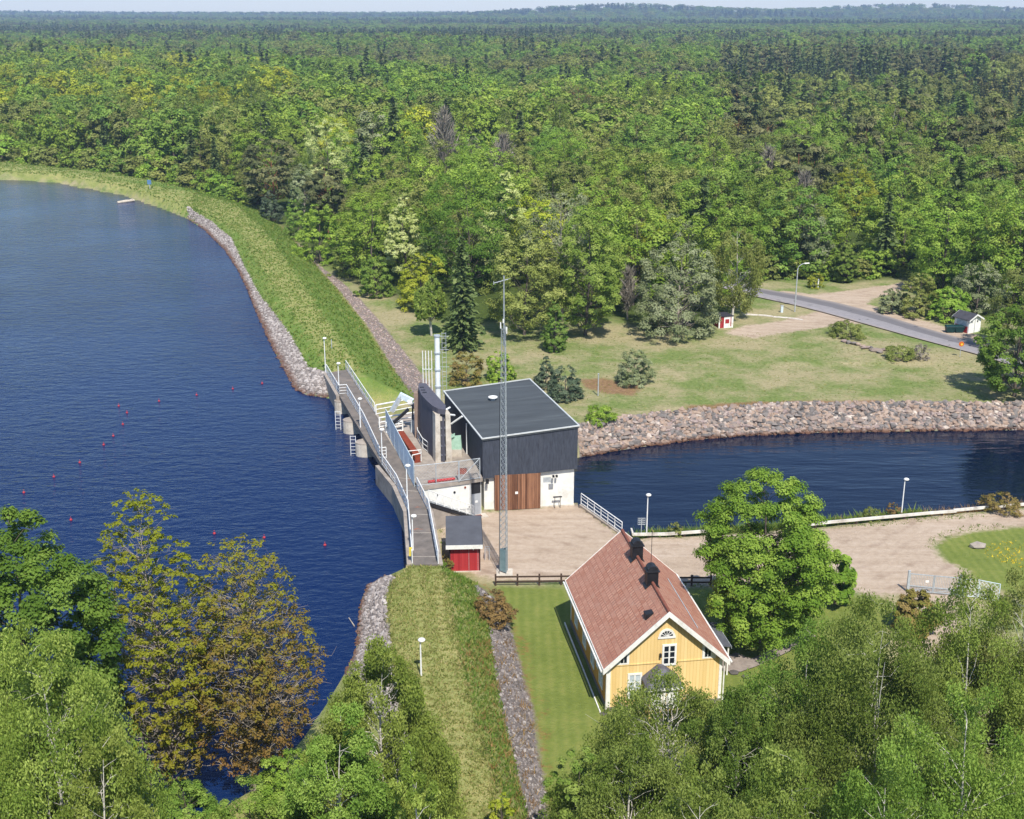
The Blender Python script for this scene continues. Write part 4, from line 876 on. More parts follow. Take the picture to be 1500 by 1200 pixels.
MB(X).box(.1, 1.9, -.02, -.002, -.15, .1).build('sill', WHITE, ht); MB(X).box(-.05,-.002,.7,1.1,.8,1.2).build('notice', WHITE, ht)
k0 = P(1418, 489, 0); X = frame(k0, math.radians(28)); ki = empty('white_kiosk', k0, 'small white and red roadside shelter with a dark gabled roof', 'shelter')
Wk, Lk2 = 2.3, 2.6
w = MB(X); w.add([(0,0,-.1),(Wk,0,-.1),(Wk,0,2.0),(Wk/2,0,2.62),(0,0,2.0),(0,Lk2,-.1),(Wk,Lk2,-.1),(Wk,Lk2,2.0),(Wk/2,Lk2,2.62),(0,Lk2,2.0)], [[0,1,2,3,4],[9,8,7,6,5],[0,5,6,1],[1,6,7,2],[4,9,5,0],[2,7,8,3],[3,8,9,4]]); w.build('wall', WHITE, ki)
gable(X, Wk, Lk2, 2.03, 2.65, .3, .07, plain('kiosk_roof', '#3c3b40', '#4a494e', 2, .7), ki, WHITE)
MB(X).box(-.03,-.003,.2,Lk2-.2,0,.95).build('red_panel', HUTRED, ki); MB(X).box(-.03,-.003,.4,Lk2-.4,1.0,1.75).build('window', GLASSL, ki)
for u in (.5, 1.6): MB(X).box(u-.1, u+.1, -.03, -.003, 1.5, 1.75).build('window', GLASS, ki)
MB(X).box(1.1,1.14,-.02,-.002,0,2.3).build('board_joint', DARK, ki)
for px, lb in ((1391, 'dark green wheeled bin under the bush, the one farther from the white shelter'), (1404, 'dark green wheeled bin next to the white roadside shelter')):
    c = P(px, 487, 0); t = empty('waste_bin', c, lb, 'bin', 'dark green bins by the road'); GB = MATS.get('bin_green') or plain('bin_green', '#0d2c2c', '#143a39', 3, .5)
    MB().hexa([c+[-.5,-.35,.08], c+[.5,-.35,.08], c+[.5,.35,.08], c+[-.5,.35,.08]], [c+[-.62,-.45,.85], c+[.62,-.45,.85], c+[.62,.45,.85], c+[-.62,.45,.85]]).build('body', GB, t)
    MB().hexa([c+[-.66,-.5,.85], c+[.66,-.5,.85], c+[.66,.5,.85], c+[-.66,.5,.85]], [c+[-.6,-.42,.92], c+[.6,-.42,.92], c+[.6,.45,1.02], c+[-.6,.45,1.02]]).build('lid', GB, t)
    for dx in (-.4, .4): MB().tube([c+[dx-.04,-.3,.1], c+[dx+.04,-.3,.1]], .1, 10).build('wheel', DARK, t)
# street lamps, sign, box, marker post
def street_lamp(base, h, label):
    b = np.array(base, float); t = empty('street_lamp', b, label, 'street lamp', 'tall street lamps along the country road')
    pts = [b, b+[0,0,h-.9]] + [b+[1.1*(1-math.cos(a)), 0, h-.9+.9*math.sin(a)] for a in np.linspace(.2, 1.5, 6)]
    MB().tube(pts, [.1,.075]+[.05]*6, 8).build('pole', GALV, t); c = pts[-1]
    MB().hexa([c+[-.1,-.12,-.06], c+[.65,-.1,.0], c+[.65,.1,.0], c+[-.1,.12,-.06]], [c+[-.1,-.1,.08], c+[.6,-.08,.12], c+[.6,.08,.12], c+[-.1,.1,.08]]).build('lamp_head', WHITE, t)
b = P(1164, 457, 0); street_lamp(b, ZAT(386, b[1]), 'tall arched street lamp at the road junction by the lay-by')
b = P(926, 420, 0); street_lamp(b, ZAT(337, b[1]), 'tall arched street lamp rising among the trees behind the big grey willow')
c = P(1406, 523, 0); sg_ = empty('road_sign', c, 'round orange road sign on a grey post beside the road', 'road sign'); MB().tube([c, c+[0,0,2.1]], .04, 6).build('post', GALV, sg_)
pl_ = MB(); pl_.tube([c+[0,-.07,1.75], c+[0,-.045,1.75]], .34, 20); pl_.build('sign_plate', plain('sign_orange', '#b8561c', '#c76a2c', 3, .5), sg_); MB().tube([c+[.05,-.085,1.7], c+[.05,-.071,1.7]], .15, 12).build('sign_symbol', plain('sign_yellow', '#d9b32c', '#e3c048', 3, .5), sg_)
c = P(1145, 458, 0); t = empty('utility_box', c, 'slim grey blue utility box standing in the grass near the lay-by', 'utility box'); MB().box(c[0]-.17, c[0]+.17, c[1]-.15, c[1]+.15, -.1, 1.0).build('body', GALVB, t); MB().box(c[0]-.2, c[0]+.2, c[1]-.18, c[1]+.18, 1.002, 1.08).build('lid', GALV, t)
c = P(1198, 423, 0); t = empty('marker_post', c, 'white marker post with a rounded top on the grass across the road', 'post'); MB().tube([c, c+[0,0,1.3]], .1, 8).build('shaft', WHITE, t); MB().tube([c+[0,0,1.3], c+[0,0,1.5], c+[0,0,1.62]], [.12,.12,.03], 8).build('cap', GALV, t)
for k, (a, b2) in enumerate((((1088,461),(1110,462)),((1111,462),(1132,464)),((1133,464.5),(1152,466)),((1150,465.5),(1176,469)))):
    p, q2 = P(*a, .12), P(*b2, .12); r_ = .17-.01*k; m = MB().tube([p, p*.5+q2*.5+[0,.1*(k % 2),0], q2], [r_, r_*1.1, r_*.9], 8)
    alone(m, plain('bleached_log%d' % k, '#a8a098', '#cdc6bd', 3, .9), ['white bleached log nearest the red hut in the row by the lay-by', 'second white bleached log from the red hut in the row by the lay-by', 'third white bleached log from the red hut in the row by the lay-by', 'end log of the white row beside the lay-by gravel'][k], 'log', 'white logs along the lay-by').name = 'bleached_log'
# ---------------------------------------------------------------- buoys, driftwood
BU = plain('buoy_red', '#98242c', '#a93840', 3, .35)
bm = MB(); an = np.linspace(-math.pi/2, math.pi/2, 9); bm.tube([(0,0,.125*math.sin(a)+.03) for a in an], [max(.125*math.cos(a), .01) for a in an], 14); bm.tube([(0,0,.22),(0,0,.3)], .035, 8)
b0 = None; bl = [(384,562),(341,570),(288,579),(233,588),(174,595),(186,605),(180,622),(166,639),(152,652),(117,678),(79,699),(35,722),(104,762),(314,782),(387,788),(476,799)]
for px, py in bl:
    q2 = P(px, py, ZW)
    if b0 is None:
        b0 = bm.build('buoy', BU, smooth=True); o = b0
    else:
        o = b0.copy(); link(o)
    o.location = q2; tag(o, 'small round red buoy floating in the buoy line on the reservoir', 'buoy', 'red buoys on the reservoir')
a, c = P(172, 297, ZW+.12), P(197, 293.5, ZW+.25); alone(MB().tube([a, a*.5+c*.5, c], [.3, .38, .22], 8).tube([c*.6+a*.4, c*.6+a*.4+[.9,1.2,.5]], [.12,.05], 6), plain('driftwood', '#a79b8b', '#cabfae', 3, .9), 'bleached driftwood log on the far grassy shore of the reservoir', 'driftwood', at=a).name = 'driftwood_log'
a, c = P(511, 905, ZW+.03), P(519, 917, ZW+.05); alone(MB().tube([a, c], [.03, .05], 6), plain('stick', '#94897b', '#b0a493', 3, .9), 'thin pale stick floating near the stone shore of the near dam', 'stick', at=a).name = 'floating_stick'
a = P(220, 281, 2.9); t = empty('water_sign', a, 'small blue sign post on the far grassy shore', 'sign'); MB().tube([a, a+[0,0,2.6]], .08, 6).build('post', GALV, t); MB().box(a[0]-.45, a[0]+.45, a[1]-.14, a[1]-.09, a[2]+1.7, a[2]+2.7).build('sign_plate', plain('sign_blue', '#4c6f98', '#5d80a8', 3, .5), t)
# weathered thin pegs on the far dam
c = P(486, 511, ZC); alone(MB().tube([c, c+[0,0,1.1]], .05, 6).tube([c+[0,0,1.1], c+[0,0,1.2]], [.05,.02], 6), GALV, 'thin grey survey peg on the grass slope above the dam bridge', 'peg', at=c).name = 'survey_peg'
c = P(1432, 801, 0); alone(MB().add(ICV*[.8,.5,.35]+c+[0,0,.1], ICF.tolist()), CONC, 'pale flat stone lying in the grass inside the road bend', 'stone').name = 'flat_stone'
c = P(876, 580, 0); alone(MB().tube([c, c+[0,0,2.6]], [.07,.06], 6).box(c[0]-.09,c[0]+.09,c[1]-.09,c[1]+.09,2.6,2.72), GALV, 'thin grey measuring post in the meadow beside the juniper', 'post', at=c).name = 'measuring_post'
# ---------------------------------------------------------------- yellow house
HO = P(889, 1043, 0); HANG = math.radians(8.4); X = frame(HO, HANG); W, L, HE, HR = 7.5, 12.1, 3.45, 6.85
hs = empty('yellow_house', X((W/2, L/2, 0)), 'yellow boarded house with red tiled gable roof and white trim on the lawn', 'house')
def HB(x0, x1, y0, y1, z0, z1, name, mat, parent=None): return MB(X).box(x0, x1, y0, y1, z0, z1).build(name, mat, parent or hs)
HB(-.04, W+.04, -.04, L+.04, -.4, .35, 'foundation', plain('foundation_stone', '#6f6862', '#8a827a', 2, .9))
w = MB(X)
w.add([(0,0,.35),(W,0,.35),(W,0,HE),(W/2,0,HR),(0,0,HE)], [[0,1,2,3,4]]); w.build('gable_wall', YELL, hs); w = MB(X); w.add([(W,L,.35),(0,L,.35),(0,L,HE),(W/2,L,HR),(W,L,HE)], [[0,1,2,3,4]])
w.build('gable_wall', YELL, hs)
w = MB(X); w.add([(0,L,.35),(0,0,.35),(0,0,HE),(0,L,HE)], [[0,1,2,3]]); w.add([(W,0,.35),(W,L,.35),(W,L,HE),(W,0,HE)], [[0,1,2,3]]); w.build('side_wall', YELL_SHADED, hs)
OV, OG, TH = .38, .38, .14; sl = (HR-HE)/(W/2); zE = HE - sl*OV
roofs = []
for sgn in (-1, 1):
    e0 = -OV if sgn < 0 else W+OV; r = MB(X)
    a, b2, c, d = (e0, -OG, zE+.05), (W/2, -OG, HR+.05), (W/2, L+OG, HR+.05), (e0, L+OG, zE+.05)
    q = [a, b2, c, d] if sgn < 0 else [d, c, b2, a]
    q = q[::-1] if sgn < 0 else q[::-1]
    r.hexa(q if sgn < 0 else q, [(p[0], p[1], p[2]+TH) for p in q]); o = r.build('roof', TILE, hs); roofs.append(o)
    ci, si = math.cos(HANG), math.sin(HANG)
    def uv(v, sgn=sgn): dx, dy = v[0]-HO[0], v[1]-HO[1]; lx, lyy = dx*ci+dy*si, -dx*si+dy*ci; return (lyy, (lx if sgn < 0 else W-lx)*math.sqrt(1+sl*sl))
    set_uv(o, uv)
rt = roofs[0]
MB(X).tube([(W/2,-OG,HR+.2),(W/2,L+OG,HR+.2)], .11, 8).build('ridge_cap', plain('ridge_tile', '#6e3f34', '#8a5645', 3, .85), rt)
for yy, nm in ((-OG-.045, 'f'), (L+OG+.003, 'b')):
    m = MB(X)
    for e0 in (-OV-.02, W+OV+.02):
        z0 = HE - sl*(OV+.02) + .05
        lo = [(e0,yy,z0-.2),(W/2,yy,HR-.15),(W/2,yy+.042,HR-.15),(e0,yy+.042,z0-.2)]; hi = [(e0,yy,z0+TH+.05),(W/2,yy,HR+.1+TH),(W/2,yy+.042,HR+.1+TH),(e0,yy+.042,z0+TH+.05)]
        if e0 > 0: lo = lo[::-1]; hi = hi[::-1]
        m.hexa(lo, hi)
    m.build('barge_board', WHITE, hs)
m = MB(X)
for e0 in (-OV-.04, W+OV+.003): m.box(e0, e0+.037, -OG, L+OG, zE-.1, zE+.1+TH)
m.build('eaves_board', WHITE, hs)
m = MB(X)
for e0 in (-OV-.13, W+OV+.13): m.tube([(e0,-OG,zE+.08),(e0,L+OG,zE+.08)], .06, 8)
m.build('gutter', WHITE, hs)
for x0, y0 in ((-.03, -.03), (W-.17, -.03), (-.03, L-.17), (W-.17, L-.17)): HB(x0, x0+.2, y0, y0+.2, .3, HE-.05, 'corner_board', WHITE)
for x0 in (-.1, W+.13): MB(X).tube([(x0, -.12, .1), (x0, -.12, HE-.25), (x0+(-.3 if x0 < 0 else .25), -.2, zE+.05)], .05, 8).build('drainpipe', WHITE, hs)
HB(.17, 3.35, -.045, -.003, 3.28, 3.36, 'belt_board', YELL); HB(4.55, W-.17, -.045, -.003, 3.28, 3.36, 'belt_board', YELL)
def window(x0, x1, z0, z1, nx_, nz_, y=-.06, glass=GLASS, fw=.13, side=None, gap=.05):
    """white casing, sash bars in front of dark panes; side='l' puts it on the long wall"""
    def T(u0, u1, o0, o1, a, b3):
        return (u0, u1, o0, o1, a, b3) if side is None else ((o0, o1, u0, u1, a, b3))
    f = MB(X)
    for u0, u1, a, b3 in ((x0-fw, x1+fw, z1, z1+fw), (x0-fw, x1+fw, z0-fw, z0), (x0-fw, x0, z0, z1), (x1, x1+fw, z0, z1)): f.box(*T(u0, u1, y, -.003, a, b3))
    for k in range(1, nx_): u = x0+(x1-x0)*k/nx_; wd = .05 if (nx_ == 2 or k*2 == nx_) else .03; f.box(*T(u-wd, u+wd, y+.012, -.006, z0, z1))
    for k in range(1, nz_): u = z0+(z1-z0)*k/nz_; f.box(*T(x0, x1, y+.02, -.009, u-.025, u+.025))
    o = f.build('window', WHITE, hs); MB(X).box(*T(x0, x1, -.018, -.002, z0, z1)).build('pane', glass, o); return o
window(3.62, 4.3, 3.2, 4.45, 2, 3)
window(1.42, 2.1, .95, 2.55, 2, 3, glass=GLASSL)
for xa, xb in ((.78, 1.35), (W-1.35, W-.78)):
    # small attic windows cut by the roof slope
    f = MB(X); zz = lambda x: HE + sl*min(x, W-x) - .22
    inner = xb if xa < W/2 else xa
    outer = xa if xa < W/2 else xb; o_x = outer + (-.35 if xa < W/2 else .35)
    f.hexa([(min(o_x, inner)-.0, -.05, 3.37), (max(o_x, inner)+.0, -.05, 3.37), (max(o_x, inner), -.004, 3.37), (min(o_x, inner), -.004, 3.37)],
           [(min(o_x, inner), -.05, max(3.40, zz(min(o_x, inner)))), (max(o_x, inner), -.05, max(3.40, zz(max(o_x, inner)))), (max(o_x, inner), -.004, max(3.40, zz(max(o_x, inner)))), (min(o_x, inner), -.004, max(3.40, zz(min(o_x, inner))))])
    o = f.build('attic_window', WHITE, hs)
    g = MB(X); ia, ib = (outer+.0, inner-.14) if xa < W/2 else (inner+.14, outer-.0); zt_ = min(zz(ia), zz(ib))
    for k in range(2):
        u0 = ia+(ib-ia)*k/2+.02; u1 = ia+(ib-ia)*(k+1)/2-.02; g.hexa([(u0,-.062,3.5),(u1,-.062,3.5),(u1,-.051,3.5),(u0,-.051,3.5)], [(u0,-.062,max(3.56,zz(u0)-.1)),(u1,-.062,max(3.56,zz(u1)-.1)),(u1,-.051,max(3.56,zz(u1)-.1)),(u0,-.051,max(3.56,zz(u0)-.1))])
    g.build('pane', GLASS, o)
# half-round fan window under the ridge
fc_ = W/2; fz = 5.15; f = MB(X); an = np.linspace(0, math.pi, 13)
outer = [(fc_+.52*math.cos(a), -.055, fz+.52*math.sin(a)+.02) for a in an]
f.box(fc_-.58, fc_+.58, -.055, -.003, fz-.14, fz)
for k in range(12):
    a0, a1 = an[k], an[k+1]; q = [(fc_+r*math.cos(a), y, fz+r*math.sin(a)) for y in (-.055, -.003) for a, r in ((a0,.4),(a0,.54),(a1,.54),(a1,.4))]
    f.add(q, [[3,2,1,0],[4,5,6,7],[1,2,6,5],[0,4,7,3],[0,1,5,4],[2,3,7,6]])
for a in np.linspace(0, math.pi, 7)[1:-1]: f.bar((fc_, -.045, fz), (fc_+.42*math.cos(a), -.045, fz+.42*math.sin(a)), .035, .03, up=(0,1,0))
o = f.build('fan_window', WHITE, hs)
g = MB(X); g.add([(fc_, -.02, fz)]+[(fc_+.41*math.cos(a), -.02, fz+.41*math.sin(a)) for a in an], [[0]+[k+2, k+1] for k in range(12)]); g.build('pane', GLASS, o)
MB(X).box(3.3, 3.42, -.2, -.06, 3.75, 4.0).build('wall_lamp', DARK, hs)
for y0 in (1.4, 4.0, 6.7, 9.6): window(y0, y0+.85, .95, 2.65, 2, 3, glass=GLASSL, side='l')
window(2.75, 3.1, 1.7, 2.4, 1, 1, glass=GLASSL, side='l')
# chimneys and roof hatch
def chimney(y, label=None):
    c = MB(X); zb = HR-.35; c.box(W/2-.38, W/2+.38, y-.33, y+.33, zb, HR+.95); o = c.build('chimney', plain('chimney_sheet', '#17181b', '#26272b', 3, .45), rt)
    MB(X).box(W/2-.46, W/2+.46, y-.41, y+.41, HR+.952, HR+1.03).build('chimney_collar', DARK, o)
    h_ = MB(X); an = np.linspace(0, math.pi, 9); pts = [(W/2+.36*math.cos(a), HR+1.03+.36*math.sin(a)) for a in an]
    h_.hexa([(p[0], y-.34, p[1]) for p in pts], [(p[0], y+.34, p[1]) for p in pts]); h_.build('chimney_hood', DARK, o)
    f = MB(X)
    for sgn in (-1, 1): 
        a = (W/2+sgn*.05, HR+.22), (W/2+sgn*.5, HR+.22-sl*.45)
        q = [(a[0][0], y-.42, a[0][1]), (a[1][0], y-.42, a[1][1]), (a[1][0], y+.42, a[1][1]), (a[0][0], y+.42, a[0][1])]
        q = q if sgn > 0 else q[::-1]; f.hexa([(p[0],p[1],p[2]) for p in q], [(p[0],p[1],p[2]+.03) for p in q])
    f.build('flashing', DARK, o)
chimney(4.1); chimney(8.2)
zr = lambda x: HE + sl*x + .19
ht_ = MB(X); ht_.hexa([(2.55,.75,zr(2.55)-.1),(3.05,.75,zr(3.05)-.1),(3.05,1.25,zr(3.05)-.1),(2.55,1.25,zr(2.55)-.1)], [(2.52,.72,zr(2.8)+.2),(3.05,.72,zr(2.8)+.28),(3.05,1.28,zr(2.8)+.28),(2.52,1.28,zr(2.8)+.2)]); ht_.build('roof_hatch', DARK, rt)
MB(X).tube([(5.2,9.6,HE+sl*(W-5.2)+.15),(5.2,9.6,HR+1.3)], .02, 5).build('aerial', DARK, rt)
b = MB(X); b.bar((W-1.35, 1.2, HE+sl*1.35+.23), (W-1.35, 8.5, HE+sl*1.35+.23), .05, .06); b.build('snow_rail', GALV, roofs[1])
# entrance porch with hipped roof
px0, px1, pd = 2.4, 4.35, 1.35
pw = MB(X); pw.box(px0, px1, -pd, -.005, .0, 2.3); po = pw.build('porch', YELL, hs)
pr = MB(X); o_ = .22; e = [(px0-o_,-pd-o_,2.3),(px1+o_,-pd-o_,2.3),(px1+o_,-.01,2.3),(px0-o_,-.01,2.3)]; t_ = [(px0+.8,-.5,3.15),(px1-.8,-.5,3.15),(px1-.8,-.01,3.2),(px0+.8,-.01,3.2)]
pr.hexa([(p[0],p[1],p[2]) for p in e], [(p[0],p[1],p[2]+.06) for p in e]); pr.hexa([(p[0],p[1],p[2]+.062) for p in e], t_); pr.build('porch_roof', plain('slate', '#4b4a50', '#62616a', 2, .6), po)
MB(X).box(px0-o_-.02, px1+o_+.02, -pd-o_-.03, -pd-o_-.003, 2.2, 2.36).build('porch_fascia', WHITE, po)
for u0, u1, z0, z1, gm_ in ((px0+.2, px0+.75, .9, 2.0, GLASSL), (px1-.75, px1-.2, .9, 2.0, GLASSL)):
    o = MB(X).box(u0-.1, u1+.1, -pd-.05, -pd-.003, z0-.1, z1+.1).build('porch_window', WHITE, po); MB(X).box(u0, u1, -pd-.06, -pd-.051, z0, z1).build('pane', gm_, o) if False else None
MB(X).box(px0+.9, px1-.9, -pd-.05, -pd-.003, .15, 2.1).build('door', WHITE, po)
MB(X).box(px0-.05, px0-.003, -pd+.3, -.3, .9, 2.0).build('side_window', WHITE, po)
MB(X).box(px0+.5, px1-.5, -pd-.8, -pd-.06, -.2, .14).build('door_step', CONCL, po)
# canopy on the long side
cp = MB(X); cp.hexa([(W+.01,3.2,2.45),(W+1.7,3.2,2.15),(W+1.7,6.6,2.15),(W+.01,6.6,2.45)], [(W+.01,3.2,2.53),(W+1.7,3.2,2.23),(W+1.7,6.6,2.23),(W+.01,6.6,2.53)]); cpo = cp.build('canopy', plain('canopy_sheet', '#4e4f54', '#62646a', 1.5, .55), hs)
MB(X).box(W+1.702, W+1.73, 3.15, 6.65, 2.08, 2.25).build('canopy_edge', GALV, cpo)
for y in (3.35, 6.45): MB(X).box(W+1.5, W+1.6, y-.05, y+.05, 0, 2.16).build('canopy_post', WHITE, cpo)
MB(X).box(-.5,-.43, -.1, L, .0, .14).build('drain_kerb', WHITE, hs)
# flat stone path by the house
pth = PP([(1052,968),(1078,957),(1100,966),(1140,948),(1185,926),(1196,934),(1150,958),(1108,977),(1085,985),(1060,984)], 0)
V = [(p[0], p[1], .06) for p in pth]; m = fastmesh('garden_path', V, [list(range(len(V)))], (plain('flagstones', '#7d726a', '#9c9086', 1.4, .9, bump=.4, grime='#665b53', gscale=1.5),)); o = link(bpy.data.objects.new('garden_path', m)); tag(o, 'grey flagstone path beside the yellow house', kind='structure')
for k, (px, py, r_) in enumerate(((1075,985,.4),(1093,991,.35),(884,1046,.3))):
    c = P(px, py, 0.05); alone(MB().add(ICV*[r_, r_*.8, r_*.35]+c, ICF.tolist()), STRIPM, ['flat grey stone in the grass below the house path, nearer the house wall', 'flat grey stone in the grass below the house path, farther from the house wall', 'grey stone at the front corner of the yellow house'][k], 'stone').name = 'garden_stone'
c = X((2.3, -2.6, 0)); 
# ---------------------------------------------------------------- trees
BARK = plain('bark_grey', '#4a423b', '#6d6359', 3, .9, stretch=(2, 2, .4))
BIRCHB = plain('birch_bark', '#a8a297', '#d2ccc1', 3.5, .8, stretch=(1, 1, 3), grime='#2b2723', gscale=2.2)
PALEB = plain('pale_bark', '#857b70', '#a89d8f', 3, .9)
PINEB = plain('pine_bark', '#6b4630', '#8f6143', 2, .9)
LM = {
 'fresh':  leafmat('leaf_fresh',  [(0, '#6a8730'), (.5, '#8aa23e'), (1, '#abbb58')]),
 'mid':    leafmat('leaf_mid',    [(0, '#5c7930'), (.5, '#7b9540'), (1, '#9cae58')]),
 'olive':  leafmat('leaf_olive',  [(0, '#6c7434'), (.5, '#89904c'), (1, '#a6a762')]),
 'dark':   leafmat('leaf_dark',   [(0, '#496424'), (.5, '#627d2e'), (1, '#829a46')], rnd=.06),
 'yellow': leafmat('leaf_yellow', [(0, '#8a9628'), (.5, '#a8ae38'), (1, '#bfbe50')]),
 'cream':  leafmat('leaf_cream',  [(0, '#98a558'), (.5, '#bac274'), (1, '#d2d598')], .25, .05),
 'birch':  leafmat('leaf_birch',  [(0, '#697c32'), (.5, '#879644'), (1, '#a6b05c')]),
 'willow': leafmat('leaf_willow', [(0, '#687648'), (.5, '#888f66'), (1, '#a5aa84')], .25, .06),
 'maple':  leafmat('leaf_maple',  [(0, '#5a7c26'), (.5, '#7c9a38'), (1, '#a0b850')], .35, .03),
 'aspen':  leafmat('leaf_aspen',  [(0, '#78801e'), (.35, '#868628'), (.62, '#7e6c34'), (1, '#86603a')], .3, .02),
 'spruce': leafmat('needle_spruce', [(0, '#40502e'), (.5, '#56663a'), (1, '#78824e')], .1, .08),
 'yspruce': leafmat('needle_young', [(0, '#5c6230'), (.5, '#77763c'), (1, '#918a50')], .1, .1),
 'pine':   leafmat('needle_pine', [(0, '#4c5434'), (.5, '#666a42'), (1, '#848056')], .1, .08),
 'bare':   leafmat('bare_twigs', [(0, '#6e665d'), (.5, '#8c8378'), (1, '#a29a8d')], .1, .05),
 'rust':   leafmat('leaf_rust', [(0, '#67523a'), (.5, '#80663f'), (1, '#937a4c')], .2, .05),
 'purple': leafmat('leaf_purple', [(0, '#2a1a28'), (.5, '#3d2636'), (1, '#533848')], .1, .05),
 'brownbush': leafmat('leaf_brownbush', [(0, '#6a6a2c'), (.5, '#857640'), (1, '#99805a')], .25, .05),
 'juniper': leafmat('needle_juniper', [(0, '#38462f'), (.5, '#53614a'), (1, '#727c62')], .1, .06),
}
def unit(a): return a/(np.linalg.norm(a, axis=-1, keepdims=True)+1e-9)
def leaf_quads(rng, C, N, size, asp=1.5, along=None):
    """one bent-free leaf (or leaf spray) per centre, facing N"""
    n = len(C); N = unit(N)
    t = along if along is not None else rng.normal(size=(n, 3))
    u = unit(np.cross(N, np.cross(t, N) + 1e-6)) if along is None else unit(along)
    v = unit(np.cross(N, u)); s = (size*rng.uniform(.6, 1.25, n))[:, None]
    bend = N*s*.12
    V = np.stack([C-u*s*.5*asp**.5 , C+v*s*.5/asp**.5 + bend, C+u*s*.5*asp**.5, C-v*s*.5/asp**.5 + bend], 1).reshape(-1, 3)
    return V, np.arange(4*n).reshape(n, 4)
def tubes(paths, n=5):
    m = MB()
    for pts, rad in paths: m.tube(pts, rad, n, cap=False)
    return np.array(m.V), m.F
def prof(kind, t):
    if kind == 'round': return np.sqrt(np.clip(1-(2*t-.85)**2*.78, .03, 1))*np.where(t > .93, .8, 1)
    if kind == 'oval': return np.clip(np.sin(np.pi*np.clip(t*.93+.06, 0, 1)**.75), .08, 1)
    if kind == 'birch': return np.clip(np.sin(np.pi*np.clip(t*.9+.1, 0, 1)**.7), .14, 1)**.9
    if kind == 'egg': return np.clip(np.sin(np.pi*np.clip(t*.86+.08, 0, 1)**.85), .2, 1)**.85
    if kind == 'cone': return np.clip(1.02-t, .03, 1)**.8
    if kind == 'bush': return np.sqrt(np.clip(1-(t*.98)**2.2, .04, 1))
    return np.ones_like(t)
def broad(rng, H, R, shape='round', cb=.25, nclump=70, nleaf=6000, leaf=.4, clump=.24, flat=.92, droop=0., limbs=26, trunk_r=None, stems=1, lean=0., hollow=.45, grad=None, twig=0, up=.5, asp=1.5, jit=.22):
    """branch-and-clump tree: trunk(s), limbs to leaf clumps near an uneven envelope"""
    tr = trunk_r or .018*H + .04; zb = cb*H
    la = rng.uniform(0, 6.28); ax = lambda z: np.stack([np.cos(la)*lean*H*(z/H)**2 + .012*H*np.sin(z*2.2/H*3+la), np.sin(la)*lean*H*(z/H)**2 + .012*H*np.cos(z*2/H*3+la)], -1)
    T = rng.random(nclump*4); w = prof(shape, T); T = T[rng.random(len(T)) < w/w.max()][:nclump]; nclump = len(T)
    az = np.arange(nclump)*2.399 + rng.normal(0, .5, nclump); T = np.clip(T, .02, .97)
    lob = 1 + jit*np.sin(az*2+la)*np.cos(T*5+la) + jit*.6*np.sin(az*3-la*2+T*7)
    rr = R*prof(shape, T)*lob*np.sqrt(rng.uniform(hollow, 1, nclump)); z = zb + T*(H-zb)
    A = ax(z); C = np.column_stack([A[:, 0]+rr*np.cos(az), A[:, 1]+rr*np.sin(az), z])
    rc = R*clump*rng.uniform(.65, 1.3, nclump)*(.55+.45*prof(shape, T))
    C[:, 2] -= np.clip(C[:, 2]+rc*.6-H, 0, None)
    paths = []
    zz = np.linspace(0, H*.86, 9); a9 = ax(zz)
    for s in range(stems):
        o = rng.normal(0, .35 if stems > 1 else 0, 2)*R*.5
        paths.append(([(a9[k, 0]+o[0]*k/9+(o[0]*.2), a9[k, 1]+o[1]*k/9+(o[1]*.2), zz[k]-(.3 if k == 0 else 0)) for k in range(9)], [tr*(1.25 if k == 0 else 1)*(1-.93*k/8)/math.sqrt(stems) for k in range(9)]))
    order = rng.permutation(nclump)
    for i in order[:limbs]:
        c = C[i]; h0 = max(zb*.75, c[2] - rr[i]*rng.uniform(.5, 1.1)); a0 = ax(np.array([h0]))[0]; p0 = np.array([a0[0], a0[1], h0]); d = c-p0; L = np.linalg.norm(d)
        mid = p0 + d*.5 + rng.normal(0, .06*L, 3) + [0, 0, .06*L]; r0 = max(tr*(1-.9*h0/H)*.3, .012)
        m1 = p0 + d*.25 + rng.normal(0, .05*L, 3) + [0, 0, .05*L]; m2 = p0 + d*.75 + rng.normal(0, .05*L, 3) + [0, 0, .03*L]
        paths.append(([p0, m1, mid, m2, c], [r0, r0*.8, r0*.55, r0*.3, r0*.12]))
        for k in range(twig):
            q = mid + (c-mid)*rng.uniform(0, 1) ; e = q + unit(rng.normal(size=3)*[1, 1, .6] + (c-p0)/L)*L*rng.uniform(.12, .3); paths.append(([q, (q+e)/2 + rng.normal(0, .03*L, 3), e], [r0*.35, r0*.22, r0*.1]))
    per = np.maximum(1, (nleaf*rc**2/np.sum(rc**2)).astype(int)); idx = np.repeat(np.arange(nclump), per); n = len(idx)
    d = unit(rng.normal(size=(n, 3))); d[:, 2] = np.where(d[:, 2] < -.35, -d[:, 2]*.6, d[:, 2]); rad = rng.random(n)**.45*1.05
    pos = C[idx] + d*(rc[idx]*rad)[:, None]*[1, 1, flat]
    if droop: 
        dr = rng.random(n)**1.5*droop*rc[idx]*2.2; pos[:, 2] -= dr
    out = pos - np.column_stack([ax(pos[:, 2]), pos[:, 2]*.6+.25*H])
    N = d*.9 + unit(out)*.35 + np.array([0, 0, up]) + rng.normal(0, .28, (n, 3))
    along = None
    if droop: along = unit(rng.normal(0, .5, (n, 3)) + np.array([0, 0, -1.2*droop])); N = np.cross(along, rng.normal(size=(n, 3))) ; N *= np.sign(np.sum(N*(unit(out)+[0, 0, .7]), 1, keepdims=True))
    V, F = leaf_quads(rng, pos, N, np.full(n, leaf), asp, along)
    ct = rng.random(nclump); t = np.clip(.7*ct[idx] + .3*rng.random(n), 0, 1)
